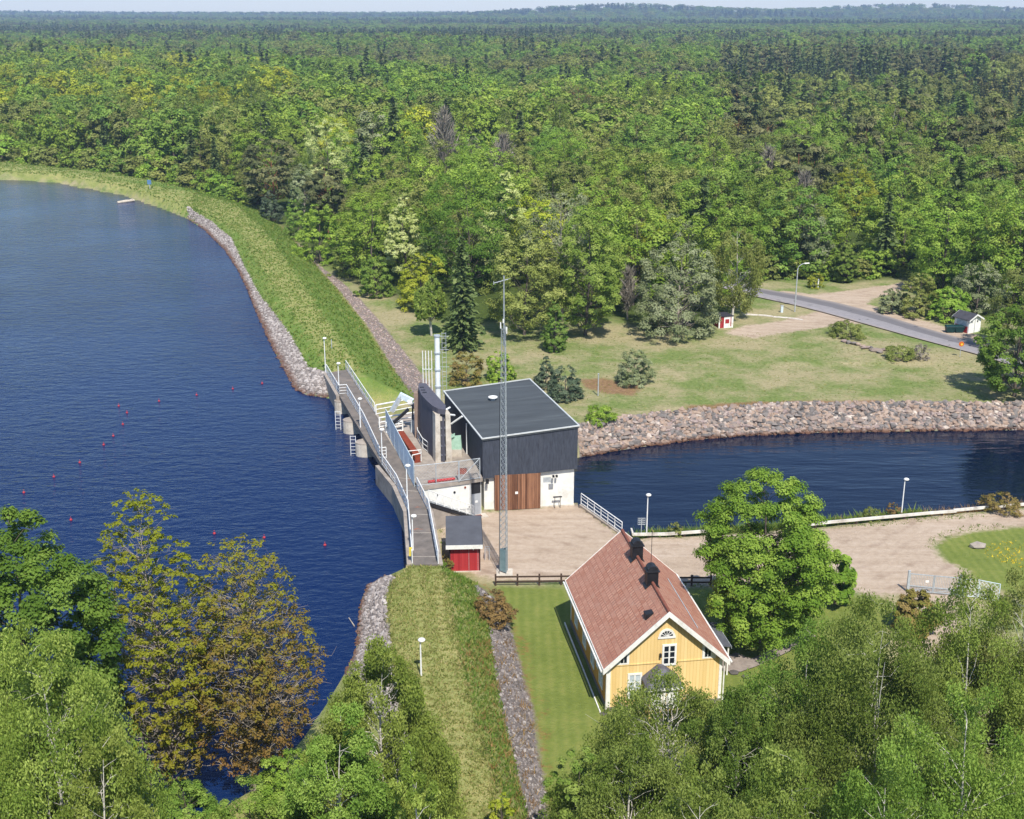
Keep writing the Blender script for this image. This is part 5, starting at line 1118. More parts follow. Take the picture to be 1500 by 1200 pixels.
    if grad is not None: t = np.clip(grad(pos, H, R)*.75 + .35*(t-.5) + .12, 0, 1)
    return tubes(paths), (V, F, np.repeat(t, 4))
def conifer(rng, H, R, levels=22, per=8, q=5, leaf=.5, cb=.06, droop=.35, trunk_r=None, ragged=.2):
    tr = trunk_r or .014*H+.04; Cs = []; Al = []; T = []
    for k in range(levels):
        t = (k+rng.uniform(-.3, .3))/(levels); z = H*(cb + (1-cb)*np.clip(t, 0, .98)); L = R*np.clip(1-t, .03, 1)**.8
        n = max(4, int(per*(.5+.6*(1-t))))
        for a in rng.uniform(0, 6.28) + np.arange(n)*6.283/n + rng.normal(0, .25, n):
            l = L*rng.uniform(1-ragged*2, 1+ragged); m = max(2, int(q*l/R+1.5)); f = (np.arange(m)+rng.uniform(.2, .9, m))/m
            dr = droop*l*f**1.5 - .12*l*f**4
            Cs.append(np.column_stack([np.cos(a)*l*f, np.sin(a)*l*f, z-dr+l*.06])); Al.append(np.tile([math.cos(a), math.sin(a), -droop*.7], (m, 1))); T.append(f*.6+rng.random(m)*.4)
    C = np.vstack(Cs); Al = np.vstack(Al)+rng.normal(0, .25, (len(C), 3)); t = np.concatenate(T)
    N = np.array([0, 0, 1.]) + rng.normal(0, .45, (len(C), 3)); V, F = leaf_quads(rng, C, N, np.full(len(C), leaf), 1.7, Al)
    C2 = C + rng.normal(0, .1*leaf, C.shape) - [0, 0, .22*leaf]; N2 = np.cross(Al, [0, 0, 1.]) + rng.normal(0, .3, C.shape); V2, F2 = leaf_quads(rng, C2, N2, np.full(len(C), leaf*.85), 1.6, Al)
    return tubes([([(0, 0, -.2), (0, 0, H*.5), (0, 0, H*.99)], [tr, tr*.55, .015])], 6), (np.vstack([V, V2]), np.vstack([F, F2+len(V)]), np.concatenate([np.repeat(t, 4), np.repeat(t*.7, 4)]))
def bare_tree(rng, H, R, n=420, w=.05):
    tr, _ = broad(rng, H, R, 'oval', .3, 40, 10, limbs=40, twig=3, trunk_r=.014*H+.03)
    T = rng.random(n); az = rng.uniform(0, 6.28, n); r = R*prof('oval', T)*np.sqrt(rng.random(n)); z = H*(.3+.7*T); C = np.column_stack([r*np.cos(az), r*np.sin(az), z])
    Al = unit(np.column_stack([np.cos(az)*.5, np.sin(az)*.5, np.full(n, .9)]) + rng.normal(0, .3, (n, 3)))
    V, F = leaf_quads(rng, C, rng.normal(size=(n, 3)), np.full(n, .05*H+.3), 16., Al)
    return tr, (V, F, np.repeat(rng.random(n), 4))
def tree_parts(tr, cr, bark, leafm):
    return fastmesh('trunk', tr[0], tr[1], (bark,), smooth=True), fastmesh('crown', cr[0], cr[1], (leafm,), cr[2])
def put_tree(name, loc, meshes, label, cat='tree', group=None, rz=0., sc=(1, 1, 1)):
    t = bpy.data.objects.new(name, None); link(t); t.location = loc; t.rotation_euler = (0, 0, rz); t.scale = sc; tag(t, label, cat, group)
    for nm, m in zip(('trunk', 'crown') if 'bush' not in name and 'shrub' not in name else ('stems', 'foliage'), meshes):
        o = bpy.data.objects.new(nm, m); link(o); o.parent = t
    return t
def ground_pt(x, y): return np.array([x, y, float(hgt(x, y))])
# a tree standing at survey pixel (px, pyb) whose top shows at pyt and whose crown is wpx wide
def tree_px(px, pyb, pyt, wpx, z=0.): 
    p = P(px, pyb, z); p[2] = float(hgt(p[0], p[1])); return p, ZAT(pyt, p[1]) - p[2], wpx/2*DEPTH(p[1], p[2]+5)/FPX
def tree_y(px, y, pyt, wpx, zb=None):
    wpx = wpx*(1.18 if px > 880 else 1.06)
    """for trees whose foot is below the picture: chosen by distance y"""
    zt = ZAT(pyt, y); x = (px-750)/FPX*DEPTH(y, zt-3); z = float(hgt(x, y)); return np.array([x, y, z]), zt-z, wpx/2*DEPTH(y, zt-4)/FPX
SEED = [100]
def rg(): SEED[0] += 1; return np.random.default_rng(SEED[0])
LMK = []
def plant(name, spec, label, kind, lm, bark=BARK, cat='tree', group=None, **kw):
    p, H, R = spec
    if p[1] > 100: LMK.append((p[0], p[1], R, H))
    tr, cr = broad(rg(), H, R, **kw) if kind == 'b' else conifer(rg(), H, R, **kw) if kind == 'c' else bare_tree(rg(), H, R, **kw)
    return put_tree(name, p, tree_parts(tr, cr, bark, LM[lm]), label, cat, group)
# ---- near trees, each built on its own
BIR = dict(shape='birch', cb=.14, droop=.8, limbs=75, twig=1, flat=1., clump=.165, asp=2.2, hollow=.42, jit=.25, trunk_r=.16)
plant('broadleaf_tree', tree_px(1112, 940, 692, 188), 'big round bright green tree beside the yellow house', 'b', 'maple', cb=.07, nclump=430, nleaf=110000, leaf=.155, clump=.145, limbs=60, twig=1, jit=.12, hollow=.3)
plant('broadleaf_tree', tree_px(1222, 885, 808, 52), 'smaller bushy green tree at the gravel side of the big round tree', 'b', 'maple', cb=.05, nclump=50, nleaf=6000, leaf=.28, clump=.28)
plant('broadleaf_tree', tree_y(15, 52, 742, 255), 'full green broadleaf tree at the reservoir shore beside the rusty aspens', 'b', 'dark', cb=.08, shape='round', nclump=520, nleaf=125000, leaf=.15, clump=.14, limbs=80, twig=1, jit=.12, hollow=.3)
ASP = dict(shape='egg', cb=.12, nclump=1100, leaf=.135, clump=.075, limbs=420, twig=3, hollow=.03, flat=.8, asp=1.3, jit=.1, trunk_r=.2)
plant('aspen_tree', tree_y(215, 57, 716, 195), 'tall sparse aspen with yellow green leaves and bare lower branches by the water', 'b', 'aspen', PALEB, nleaf=30000, grad=lambda p, H, R: np.clip(.62-.75*p[:, 2]/H+.1*p[:, 0]/R, .0, .6), **ASP)
plant('aspen_tree', tree_y(355, 58, 782, 212), 'sparse aspen with rust brown spring leaves and pale twigs by the water', 'b', 'aspen', PALEB, nleaf=24000, grad=lambda p, H, R: np.clip(1.05-.75*p[:, 2]/H, .15, 1), **ASP)
plant('bush', tree_y(275, 55.5, 1148, 90), 'low green bush at the feet of the two aspens', 'b', 'mid', cat='bush', shape='bush', cb=.0, nclump=144, nleaf=15300, leaf=0.096, clump=0.163)
plant('bush', tree_y(425, 55, 1105, 105), 'leafy green bush between the rusty aspen and the bright birch', 'b', 'fresh', cat='bush', shape='bush', cb=.0, nclump=168, nleaf=20400, leaf=0.096, clump=0.150)
plant('bush', tree_y(370, 50, 1150, 130), 'wide green bush on the shore below the rusty aspen', 'b', 'mid', cat='bush', shape='bush', cb=.0, nclump=168, nleaf=20400, leaf=0.096, clump=0.150)
plant('birch_tree', tree_y(60, 43, 905, 330), 'drooping light green birch below the full green shore tree', 'b', 'birch', BIRCHB, nclump=340, nleaf=144900, leaf=.105, **BIR)
plant('birch_tree', tree_y(-40, 47, 900, 220), 'drooping birch at the picture edge beside the full green shore tree', 'b', 'birch', BIRCHB, nclump=180, nleaf=75600, leaf=.105, **BIR)
plant('birch_tree', tree_y(150, 40, 1045, 200), 'low leafy birch at the foot of the aspens', 'b', 'birch', BIRCHB, nclump=180, nleaf=69300, leaf=.105, **BIR)
plant('birch_tree', tree_y(560, 50, 940, 215), 'dense green birch covering the shore beside the lamp post on the grass crest', 'b', 'birch', BIRCHB, nclump=300, nleaf=132300, leaf=.105, **dict(BIR, clump=.15))
plant('birch_tree', tree_y(500, 45, 1040, 210), 'shorter bright birch in front of the dense birch beside the grass crest', 'b', 'mid', BIRCHB, nclump=220, nleaf=94500, leaf=.105, **dict(BIR, droop=.4))
plant('birch_tree', tree_y(610, 42, 1090, 130), 'young birch at the edge of the grass crest track', 'b', 'birch', BIRCHB, nclump=140, nleaf=47250, leaf=.105, **BIR)
plant('birch_tree', tree_y(978, 55, 972, 215), 'thin wispy birch in front of the yellow gable and porch', 'b', 'birch', BIRCHB, nclump=340, nleaf=53550, leaf=.105, **dict(BIR, clump=.13, limbs=120, twig=2, cb=.25))
plant('birch_tree', tree_y(925, 50, 1075, 200), 'low birch between the lawn and the wispy gable birch', 'b', 'birch', BIRCHB, nclump=240, nleaf=88200, leaf=.105, **BIR)
plant('birch_tree', tree_y(1080, 52, 1010, 170), 'green birch between the gable birch and the tall trunk cluster', 'b', 'mid', BIRCHB, nclump=240, nleaf=88200, leaf=.105, **BIR)
plant('birch_tree', tree_y(1185, 54, 910, 200), 'leafy birch near the flagstone path, next to the big round tree', 'b', 'mid', BIRCHB, nclump=260, nleaf=94500, leaf=.105, **BIR)
plant('birch_tree', tree_y(1285, 52, 862, 240), 'tallest birch with several white stems in front of the steel gate', 'b', 'birch', BIRCHB, nclump=340, nleaf=138600, leaf=.105, stems=2, **BIR)
plant('birch_tree', tree_y(1425, 55, 832, 200), 'birch with pale twisted upper branches beside the gate fence panel', 'b', 'birch', BIRCHB, nclump=280, nleaf=100800, leaf=.105, **BIR)
plant('birch_tree', tree_y(1500, 57, 826, 200), 'birch at the picture edge beyond the gate fence panel', 'b', 'olive', BIRCHB, nclump=240, nleaf=88200, leaf=.105, **BIR)
plant('birch_tree', tree_y(1420, 44, 970, 240), 'broad darker birch below the twisted birch', 'b', 'mid', BIRCHB, nclump=260, nleaf=107100, leaf=.105, **BIR)
plant('birch_tree', tree_y(1160, 42, 1080, 230), 'low birch filling the space under the tallest birch', 'b', 'birch', BIRCHB, nclump=240, nleaf=94500, leaf=.105, **BIR)
plant('birch_tree', tree_y(1300, 40, 1070, 220), 'low dark green birch with white stems below the tallest birch', 'b', 'mid', BIRCHB, nclump=220, nleaf=88200, leaf=.105, **BIR)
plant('birch_tree', tree_y(1030, 41, 1110, 200), 'low birch below the wispy gable birch', 'b', 'birch', BIRCHB, nclump=220, nleaf=81900, leaf=.105, **BIR)
plant('bush', tree_px(1338, 925, 866, 62), 'green bush with rusty tips at the drive gate', 'b', 'brownbush', cat='bush', shape='bush', cb=.0, nclump=120, nleaf=10200, leaf=0.178, clump=0.204)
plant('bush', tree_px(722, 932, 868, 62), 'brown leafy bush growing out of the stone strip', 'b', 'rust', cat='bush', shape='bush', cb=.0, nclump=144, nleaf=5100, leaf=0.133, clump=0.177, limbs=50, twig=2)
plant('bush', tree_px(676, 918, 886, 30), 'small brown shrub on the grass slope next to the stone strip', 'b', 'rust', cat='bush', shape='bush', cb=.0, nclump=57, nleaf=1190, leaf=0.118, clump=0.204, limbs=20, twig=2)
plant('bush', tree_px(690, 925, 900, 26), 'small green shrub on the grass slope next to the brown bush', 'b', 'olive', cat='bush', shape='bush', cb=.0, nclump=57, nleaf=1530, leaf=0.118, clump=0.204)
plant('bush', tree_px(655, 836, 812, 20), 'small rusty green shrub at the corner of the red shed', 'b', 'brownbush', cat='bush', shape='bush', cb=.0, nclump=57, nleaf=1530, leaf=0.118, clump=0.204)
plant('bush', tree_px(708, 1130, 1112, 22), 'low rusty shrub on the slope grass among dry stalks', 'b', 'rust', cat='bush', shape='bush', cb=.0, nclump=48, nleaf=1020, leaf=0.111, clump=0.204)
plant('bush', tree_y(735, 52, 1165, 40), 'low yellow green shrub at the lower end of the stone strip', 'b', 'yellow', cat='bush', shape='bush', cb=.0, nclump=57, nleaf=1530, leaf=0.111, clump=0.204)
plant('bush', tree_y(850, 52, 1100, 110), 'leafy green bush on the lawn edge below the house', 'b', 'mid', cat='bush', shape='bush', cb=.0, nclump=144, nleaf=15300, leaf=0.133, clump=0.150)
plant('bush', tree_px(1275, 760, 742, 30), 'tuft of green shoots on the river bank beyond the big round tree', 'b', 'olive', cat='bush', shape='bush', cb=.0, nclump=48, nleaf=1190, leaf=0.133, clump=0.204)
plant('bush', tree_px(1308, 757, 736, 24), 'brown shoots on the river bank just before the lamp post', 'b', 'rust', cat='bush', shape='bush', cb=.0, nclump=48, nleaf=850, leaf=0.133, clump=0.204)
plant('bush', tree_px(1465, 748, 724, 60), 'dry brown and green shrub thicket on the river bank behind the guard beam', 'b', 'brownbush', cat='bush', shape='bush', cb=.0, nclump=86, nleaf=2720, leaf=0.148, clump=0.170)
plant('bush', tree_px(990, 784, 766, 24), 'small pointed yellow green shrub on the river bank near the lamp post', 'b', 'olive', cat='bush', shape='bush', cb=.0, nclump=48, nleaf=1020, leaf=0.133, clump=0.204)
# ---- landmark trees of the middle distance
M = dict(nclump=190, nleaf=17000, leaf=.24, clump=.17, limbs=44, hollow=.5, trunk_r=.22)
plant('spruce_tree', tree_px(678, 512, 346, 62), 'dark ragged spruce standing at the meadow edge behind the vent pipe', 'c', 'spruce', levels=34, per=10, q=6, leaf=.75, ragged=.28)
plant('birch_tree', tree_px(632, 492, 402, 44), 'slender multi stemmed birch just beside the dark ragged spruce', 'b', 'birch', BIRCHB, **dict(M, shape='birch', stems=4, droop=.6, cb=.3))
plant('broadleaf_tree', tree_px(770, 490, 318, 132), 'wide olive green tree behind the radio mast top', 'b', 'olive', **dict(M, cb=.06, nclump=260, nleaf=24000, leaf=.24, clump=.14, shape='oval'))
plant('broadleaf_tree', tree_px(860, 490, 288, 112), 'tall olive green tree next to the wide tree behind the mast', 'b', 'birch', **dict(M, cb=.06, nclump=260, nleaf=24000, leaf=.24, clump=.14, shape='oval'))
plant('broadleaf_tree', tree_px(822, 470, 264, 105), 'tree with greyish half bare crown above the olive trees behind the mast', 'b', 'willow', PALEB, **dict(M, cb=.2, nclump=130, nleaf=7000, clump=.15, limbs=90, twig=2))
plant('willow_tree', tree_px(993, 489, 352, 122), 'big grey green willow beside the small red hut', 'b', 'willow', PALEB, **dict(M, cb=.03, nclump=260, nleaf=24000, leaf=.24, clump=.14, shape='bush', limbs=80, twig=1))
plant('birch_tree', tree_px(1074, 466, 318, 86), 'tall dark drooping birch at the road behind the red hut', 'b', 'olive', BIRCHB, **dict(M, cb=.1, nclump=110, nleaf=12000, shape='oval', droop=.8, asp=2.))
plant('conifer_shrub', tree_px(813, 514, 440, 38), 'small narrow green conifer alone on the meadow', 'b', 'mid', cat='tree', shape='birch', cb=.0, nclump=144, nleaf=7140, leaf=0.185, clump=0.204)
plant('bush', tree_px(683, 560, 516, 56), 'round brownish bush behind the vent pipe and dark roof', 'b', 'brownbush', cat='bush', shape='bush', cb=.0, nclump=144, nleaf=6800, leaf=0.163, clump=0.150, limbs=50, twig=1)
plant('bush', tree_px(733, 556, 514, 40), 'round fresh green bush behind the radio mast', 'b', 'fresh', cat='bush', shape='bush', cb=.0, nclump=120, nleaf=6120, leaf=0.185, clump=0.177)
plant('juniper_bush', tree_px(800, 568, 522, 38), 'grey green juniper bush behind the power station roof, the farther of two', 'b', 'juniper', cat='bush', shape='cone', cb=.0, nclump=120, nleaf=6120, leaf=0.163, clump=0.204)
plant('juniper_bush', tree_px(828, 584, 537, 52), 'broad grey green juniper bush behind the power station corner, the nearer of two', 'b', 'juniper', cat='bush', shape='bush', cb=.0, nclump=120, nleaf=7140, leaf=0.163, clump=0.177)
plant('bush', tree_px(929, 562, 513, 56), 'pale green bush on the meadow near the measuring post', 'b', 'willow', cat='bush', shape='bush', cb=.0, nclump=144, nleaf=7820, leaf=0.163, clump=0.163)
plant('bush', tree_px(880, 617, 595, 46), 'low fresh green bush at the top of the stone bank', 'b', 'fresh', cat='bush', shape='bush', cb=.0, nclump=96, nleaf=4420, leaf=0.148, clump=0.190)
plant('bush', tree_px(1239, 494, 471, 52), 'low flat green bush beside the lay-by gravel', 'b', 'olive', cat='bush', shape='bush', cb=.0, nclump=96, nleaf=5100, leaf=0.178, clump=0.177)
plant('bush', tree_px(1318, 527, 508, 46), 'low green shrub growing over the meadow stone row', 'b', 'olive', cat='bush', shape='bush', cb=.0, nclump=86, nleaf=3400, leaf=0.163, clump=0.190)
plant('bush', tree_px(1348, 528, 504, 26), 'thin grey twiggy shrub at the end of the meadow stone row', 'b', 'bare', cat='bush', shape='bush', cb=.0, nclump=72, nleaf=1190, leaf=0.148, clump=0.190, limbs=40, twig=2)
plant('broadleaf_tree', tree_px(1484, 580, 448, 118), 'wide spreading tree on the river meadow throwing a dark shadow', 'b', 'dark', **dict(M, cb=.1, nclump=260, nleaf=24000, leaf=.24, clump=.14, lean=.03))
plant('broadleaf_tree', tree_px(1492, 520, 355, 90), 'tall dark tree at the picture edge behind the white shelter', 'b', 'olive', **dict(M, cb=.1, nclump=120, nleaf=11000, clump=.18, shape='oval'))
plant('bush', tree_px(1388, 468, 422, 66), 'round bright bush behind the green bins', 'b', 'fresh', cat='bush', shape='bush', cb=.0, nclump=192, nleaf=10200, leaf=0.222, clump=0.136)
plant('bush', tree_px(1345, 462, 400, 60), 'tall dull green bush where the side road enters the trees', 'b', 'olive', cat='bush', shape='bush', cb=.0, nclump=168, nleaf=8500, leaf=0.222, clump=0.150)
plant('bush', tree_px(1305, 458, 424, 40), 'grey green bush in the corner between road and side road', 'b', 'willow', cat='bush', shape='bush', cb=.0, nclump=120, nleaf=4420, leaf=0.207, clump=0.177)
plant('bush', tree_px(1430, 460, 385, 80), 'tall grey green bush above the white roadside shelter', 'b', 'willow', cat='bush', shape='bush', cb=.0, nclump=192, nleaf=10200, leaf=0.222, clump=0.136)
plant('bush', tree_px(1194, 421, 400, 24), 'yellow green shrub beside the white marker post', 'b', 'yellow', cat='bush', shape='bush', cb=.0, nclump=72, nleaf=2720, leaf=0.185, clump=0.204)
plant('broadleaf_tree', tree_px(1236, 412, 352, 34), 'small upright green tree across the road from the lay-by', 'b', 'mid', **dict(M, shape='birch', cb=.05))
plant('broadleaf_tree', tree_px(686, 428, 246, 140), 'big dark green oak in the middle of the forest edge', 'b', 'dark', **dict(M, cb=.05, nclump=260, nleaf=24000, leaf=.24, clump=.14))
plant('broadleaf_tree', tree_px(594, 420, 280, 66), 'cream flowering tree on the dam side of the dark green oak', 'b', 'cream', **dict(M, shape='oval', cb=.1, clump=.15, nclump=220, nleaf=16000))
plant('broadleaf_tree', tree_px(740, 425, 246, 74), 'tall cream flowering tree on the mast side of the dark green oak', 'b', 'cream', **dict(M, shape='oval', cb=.1, clump=.15, nclump=220, nleaf=16000))
plant('broadleaf_tree', tree_px(482, 300, 163, 72), 'cream flowering tree high above the pines at the dam bend', 'b', 'cream', **dict(M, cb=.15, clump=.15, nclump=220, nleaf=16000))
plant('bush', tree_px(550, 435, 374, 54), 'round green bush at the forest edge beside the drain strip', 'b', 'mid', cat='bush', shape='bush', cb=.0, nclump=168, nleaf=9520, leaf=0.222, clump=0.150)
plant('bush', tree_px(618, 452, 372, 76), 'yellow green bush behind the slender multi stemmed birch', 'b', 'yellow', cat='bush', shape='bush', cb=.0, nclump=192, nleaf=11050, leaf=0.222, clump=0.136)
plant('bush', tree_px(470, 384, 300, 74), 'large fresh green bush beside the grass dam', 'b', 'fresh', cat='bush', shape='bush', cb=.0, nclump=216, nleaf=11900, leaf=0.244, clump=0.136)
plant('bush', tree_px(438, 352, 292, 44), 'medium green bush next to the large bush beside the grass dam', 'b', 'mid', cat='bush', shape='bush', cb=.0, nclump=144, nleaf=7650, leaf=0.244, clump=0.150)
plant('bush', tree_px(398, 328, 278, 36), 'pointed blue green bush in front of the brown pines', 'b', 'juniper', cat='bush', shape='birch', cb=.0, nclump=120, nleaf=6120, leaf=0.244, clump=0.177)
plant('bush', tree_px(505, 405, 340, 40), 'small olive bush along the drain strip beside the grass dam', 'b', 'olive', cat='bush', shape='bush', cb=.0, nclump=120, nleaf=6800, leaf=0.222, clump=0.163)
PIN = dict(shape='round', cb=.22, nclump=90, nleaf=9000, leaf=.5, clump=.2, flat=.5, limbs=40, asp=3.)
plant('pine_tree', tree_px(403, 312, 200, 92), 'broad brownish pine at the bend of the dam', 'b', 'pine', PINEB, **PIN)
plant('pine_tree', tree_px(482, 356, 226, 58), 'tall pine with orange trunk beside the brownish dam pine', 'b', 'pine', PINEB, **dict(PIN, shape='oval', cb=.3))
plant('birch_tree', tree_px(448, 330, 238, 46), 'pale grey green tree between the two dam pines', 'b', 'willow', PALEB, **dict(M, shape='oval'))
plant('broadleaf_tree', tree_px(826, 300, 187, 92), 'large domed bright green tree in the middle of the forest', 'b', 'fresh', **dict(M, cb=.1, nclump=220, nleaf=15000, clump=.15))
plant('broadleaf_tree', tree_px(690, 285, 195, 62), 'smaller domed bright green tree in front of the forest middle', 'b', 'fresh', **dict(M, cb=.1))
plant('broadleaf_tree', tree_px(1158, 285, 171, 80), 'domed bright green tree above the road junction', 'b', 'fresh', **dict(M, cb=.1, nclump=110, clump=.18))
plant('broadleaf_tree', tree_px(1250, 330, 232, 62), 'feathery light green tree above the side road', 'b', 'yellow', **dict(M, shape='oval', cb=.1))
plant('broadleaf_tree', tree_px(722, 215, 137, 38), 'yellow leaved tree deep in the forest middle', 'b', 'yellow', **M)
plant('broadleaf_tree', tree_px(222, 150, 101, 36), 'dark purple leaved tree deep in the forest beyond the reservoir', 'b', 'purple', **M)
plant('broadleaf_tree', tree_px(846, 205, 121, 40), 'red brown tree deep in the forest middle', 'b', 'rust', **dict(M, nleaf=4000))
plant('broadleaf_tree', tree_px(312, 205, 117, 52), 'bright yellow green tree in the forest beyond the dam bend', 'b', 'yellow', **M)
plant('broadleaf_tree', tree_px(390, 190, 106, 62), 'dark rounded tree in the forest beyond the dam bend', 'b', 'dark', **M)
for k, (s, lb) in enumerate((((652,275,164,38), 'leafless grey tree beside the smaller domed bright tree'), ((738,290,200,46), 'leafless pale tree between the two domed bright trees'), ((1172,345,258,46), 'leafless grey brown tree above the road junction'), ((1120,330,222,26), 'pale leafless slim tree behind the drooping roadside birch'), ((919,468,398,20), 'thin bare young tree beside the big grey willow'))):
    plant('bare_tree', tree_px(*s), lb, 'x', 'bare', PALEB, group='bare trees standing in the forest')
for k, (s, lb) in enumerate((((1575,578,380,120), 'tall tree just outside the wide spreading river meadow tree'), ((1660,590,360,130), 'second tall tree outside the wide spreading river meadow tree'))):
    plant('broadleaf_tree', tree_px(*s), lb, 'b', 'olive', **dict(M, cb=.08, nclump=110, clump=.18))
# ---- forest: many individual trees from a few built ones, then the far forest as one mass
def proto(kind, n, **kw):
    out = []
    for k in range(n):
        bark = kw.get('bark', BARK); H, R = kw['H'], kw['R']
        a = dict(kw); [a.pop(x, None) for x in ('bark', 'H', 'R', 'leaf_m')]
        tr, cr = broad(rg(), H, R, **a) if kind == 'b' else conifer(rg(), H, R, **a)
        out.append((tr, cr, bark))
    return out
PB = proto('b', 5, H=15, R=5.0, cb=.08, nclump=130, nleaf=9000, leaf=.32, clump=.2, limbs=14, hollow=.62, trunk_r=.2, jit=.12)
PO = proto('b', 3, H=15, R=3.6, cb=.15, shape='oval', nclump=120, nleaf=8000, leaf=.31, clump=.22, limbs=14, hollow=.5, trunk_r=.2)
PI = proto('b', 4, H=16, R=3.3, cb=.22, shape='birch', nclump=90, nleaf=7500, leaf=.29, clump=.28, droop=.6, asp=2., limbs=20, bark=BIRCHB, trunk_r=.2)
PS = proto('c', 4, H=17, R=2.9, levels=22, per=9, q=4, leaf=1.05)
PP_ = proto('b', 3, H=16, R=3.2, cb=.45, nclump=34, nleaf=2400, leaf=.75, clump=.27, flat=.5, asp=3., limbs=14, bark=PINEB)
PY_ = proto('c', 3, H=9, R=1.7, levels=14, per=7, q=3, leaf=.85)
PU = proto('b', 3, H=5, R=2.6, shape='bush', cb=.0, nclump=36, nleaf=1500, leaf=.42, clump=.3, limbs=6)
KINDS = {}
def reg(key, name, protos, leafs, desc, cat='tree'):
    KINDS[key] = (name, [tree_parts(tr, cr, bk, LM[l]) for l in leafs for tr, cr, bk in protos], desc, cat)
reg('fresh', 'broadleaf_tree', PB, ('fresh',), 'fresh green rounded broadleaf tree')
reg('mid', 'broadleaf_tree', PB[:3] + PO[:2], ('mid',), 'mid green broadleaf tree')
reg('olive', 'broadleaf_tree', PO + PB[:2], ('olive',), 'olive green broadleaf tree')
reg('yellow', 'broadleaf_tree', PB[1:4], ('yellow',), 'yellow green broadleaf tree')
reg('willow', 'broadleaf_tree', PO[:2], ('willow',), 'grey green half leafed tree')
reg('birch', 'birch_tree', PI, ('birch',), 'green birch with a white trunk')
reg('spruce', 'spruce_tree', PS, ('spruce',), 'dark pointed spruce')
reg('pine', 'pine_tree', PP_, ('pine',), 'brownish pine with a bare reddish trunk')
reg('young', 'spruce_tree', PY_, ('yspruce',), 'yellowish young spruce')
reg('bush', 'bush', PU, ('fresh', 'mid', 'olive'), 'leafy green bush', 'bush')
def stand(x, y): return np.clip(.5 + .42*wob(x*1., y*.7, 38.), 0, 1)
def mix_at(px, d, r):
    """kinds by place: birch edge beyond the reservoir, mixed wood behind the dam, conifers beyond the road"""
    u = (px-750)/750
    if d > 1500 and d < 3400: w = dict(spruce=.38, pine=.14, mid=.28, olive=.2)  # spruce-heavy band: darker kinds stand in for a cloud shadow over the forest
    elif d > 900: w = dict(spruce=.3, pine=.15, mid=.22, olive=.2, fresh=.13)
    elif px < 420:
        w = dict(birch=.45, mid=.2, olive=.15, fresh=.1, spruce=.05, bush=.05) if d < 430 else dict(fresh=.32, yellow=.2, mid=.28, olive=.16, spruce=.04) if d < 640 else dict(spruce=.25, mid=.25, fresh=.25, yellow=.1, olive=.15)
    elif px < 1050:
        w = dict(birch=.25, mid=.24, olive=.22, fresh=.17, spruce=.04, willow=.04, yellow=.04) if d < 330 else dict(mid=.3, olive=.22, fresh=.24, birch=.12, spruce=.06, yellow=.06) if d < 560 else dict(spruce=.2, pine=.15, olive=.25, mid=.25, fresh=.15)
    else:
        w = dict(birch=.22, olive=.22, mid=.2, fresh=.14, bush=.08, willow=.06, spruce=.08) if d < 240 else dict(birch=.2, mid=.18, pine=.16, olive=.22, spruce=.14, fresh=.1) if d < 340 else dict(pine=.14, young=.56, spruce=.1, olive=.12, mid=.08) if d < 700 else dict(young=.35, spruce=.3, pine=.3, olive=.05)
    k = list(w); p = np.cumsum([w[x] for x in k]); return k[int(np.searchsorted(p, r*p[-1]))]
def pix(x, y, z=0.):
    dz = (z-CAMH); dep = y*CP - dz*SP; return 750+FPX*x/dep, 600-FPX*(y*SP+dz*CP)/dep
rf_ = np.random.default_rng(77)
CLEAR = [(P(545,168,0)[:2], 26)] 
pts = []
y = 128.
while y < 1500:
    step = 6.6 if y < 260 else 8.2 if y < 450 else 9.2 if y < 900 else 12
    half = y*.6+60
    for x in np.arange(-half, half, step): pts.append((x+rf_.uniform(-.45, .45)*step, y+rf_.uniform(-.45, .45)*step))
    y += step*(1 if y < 450 else 1.15)
pts = np.array(pts); fs = sdist(FOREST, pts[:, 0], pts[:, 1]); rdd = sdist(ROADC, pts[:, 0], pts[:, 1], False); sds = sdist(SIDE, pts[:, 0], pts[:, 1])
pts = pts[(fs > 0) & (rdd > 6.5) & (sds < -2.5)]
pts = pts[wob(pts[:, 0], pts[:, 1], 15.) < 1.35]
lk = np.array(LMK); dxl = np.abs(pts[:, None, 0]-lk[None, :, 0]); dyl = pts[:, None, 1]-lk[None, :, 1]
keep = ~np.any((dxl < lk[:, 2]*.8+2.4) & (dyl < lk[:, 2]*.6+2.4) & (dyl > -(lk[:, 3]*.75+2)), axis=1); pts = pts[keep]
for c, r in CLEAR: pts = pts[(pts[:, 0]-c[0])**2 + ((pts[:, 1]-c[1])*.35)**2 > r*r*.25]
zs_ = hgt(pts[:, 0], pts[:, 1]); order = np.argsort(pts[:, 1])
cnt = {}; far_pts = []; KK = {k: i for i, k in enumerate(KINDS)}
zone = lambda px, d: ('behind the far reservoir shore' if px < 420 else 'behind dam and power station' if px < 1050 else 'beyond the road junction') + (' at the wood edge' if d < (420 if px < 420 else 250) else ' deep in the wood')
LIM = dict(broadleaf_tree=290, birch_tree=200, spruce_tree=110, pine_tree=110, bush=60)
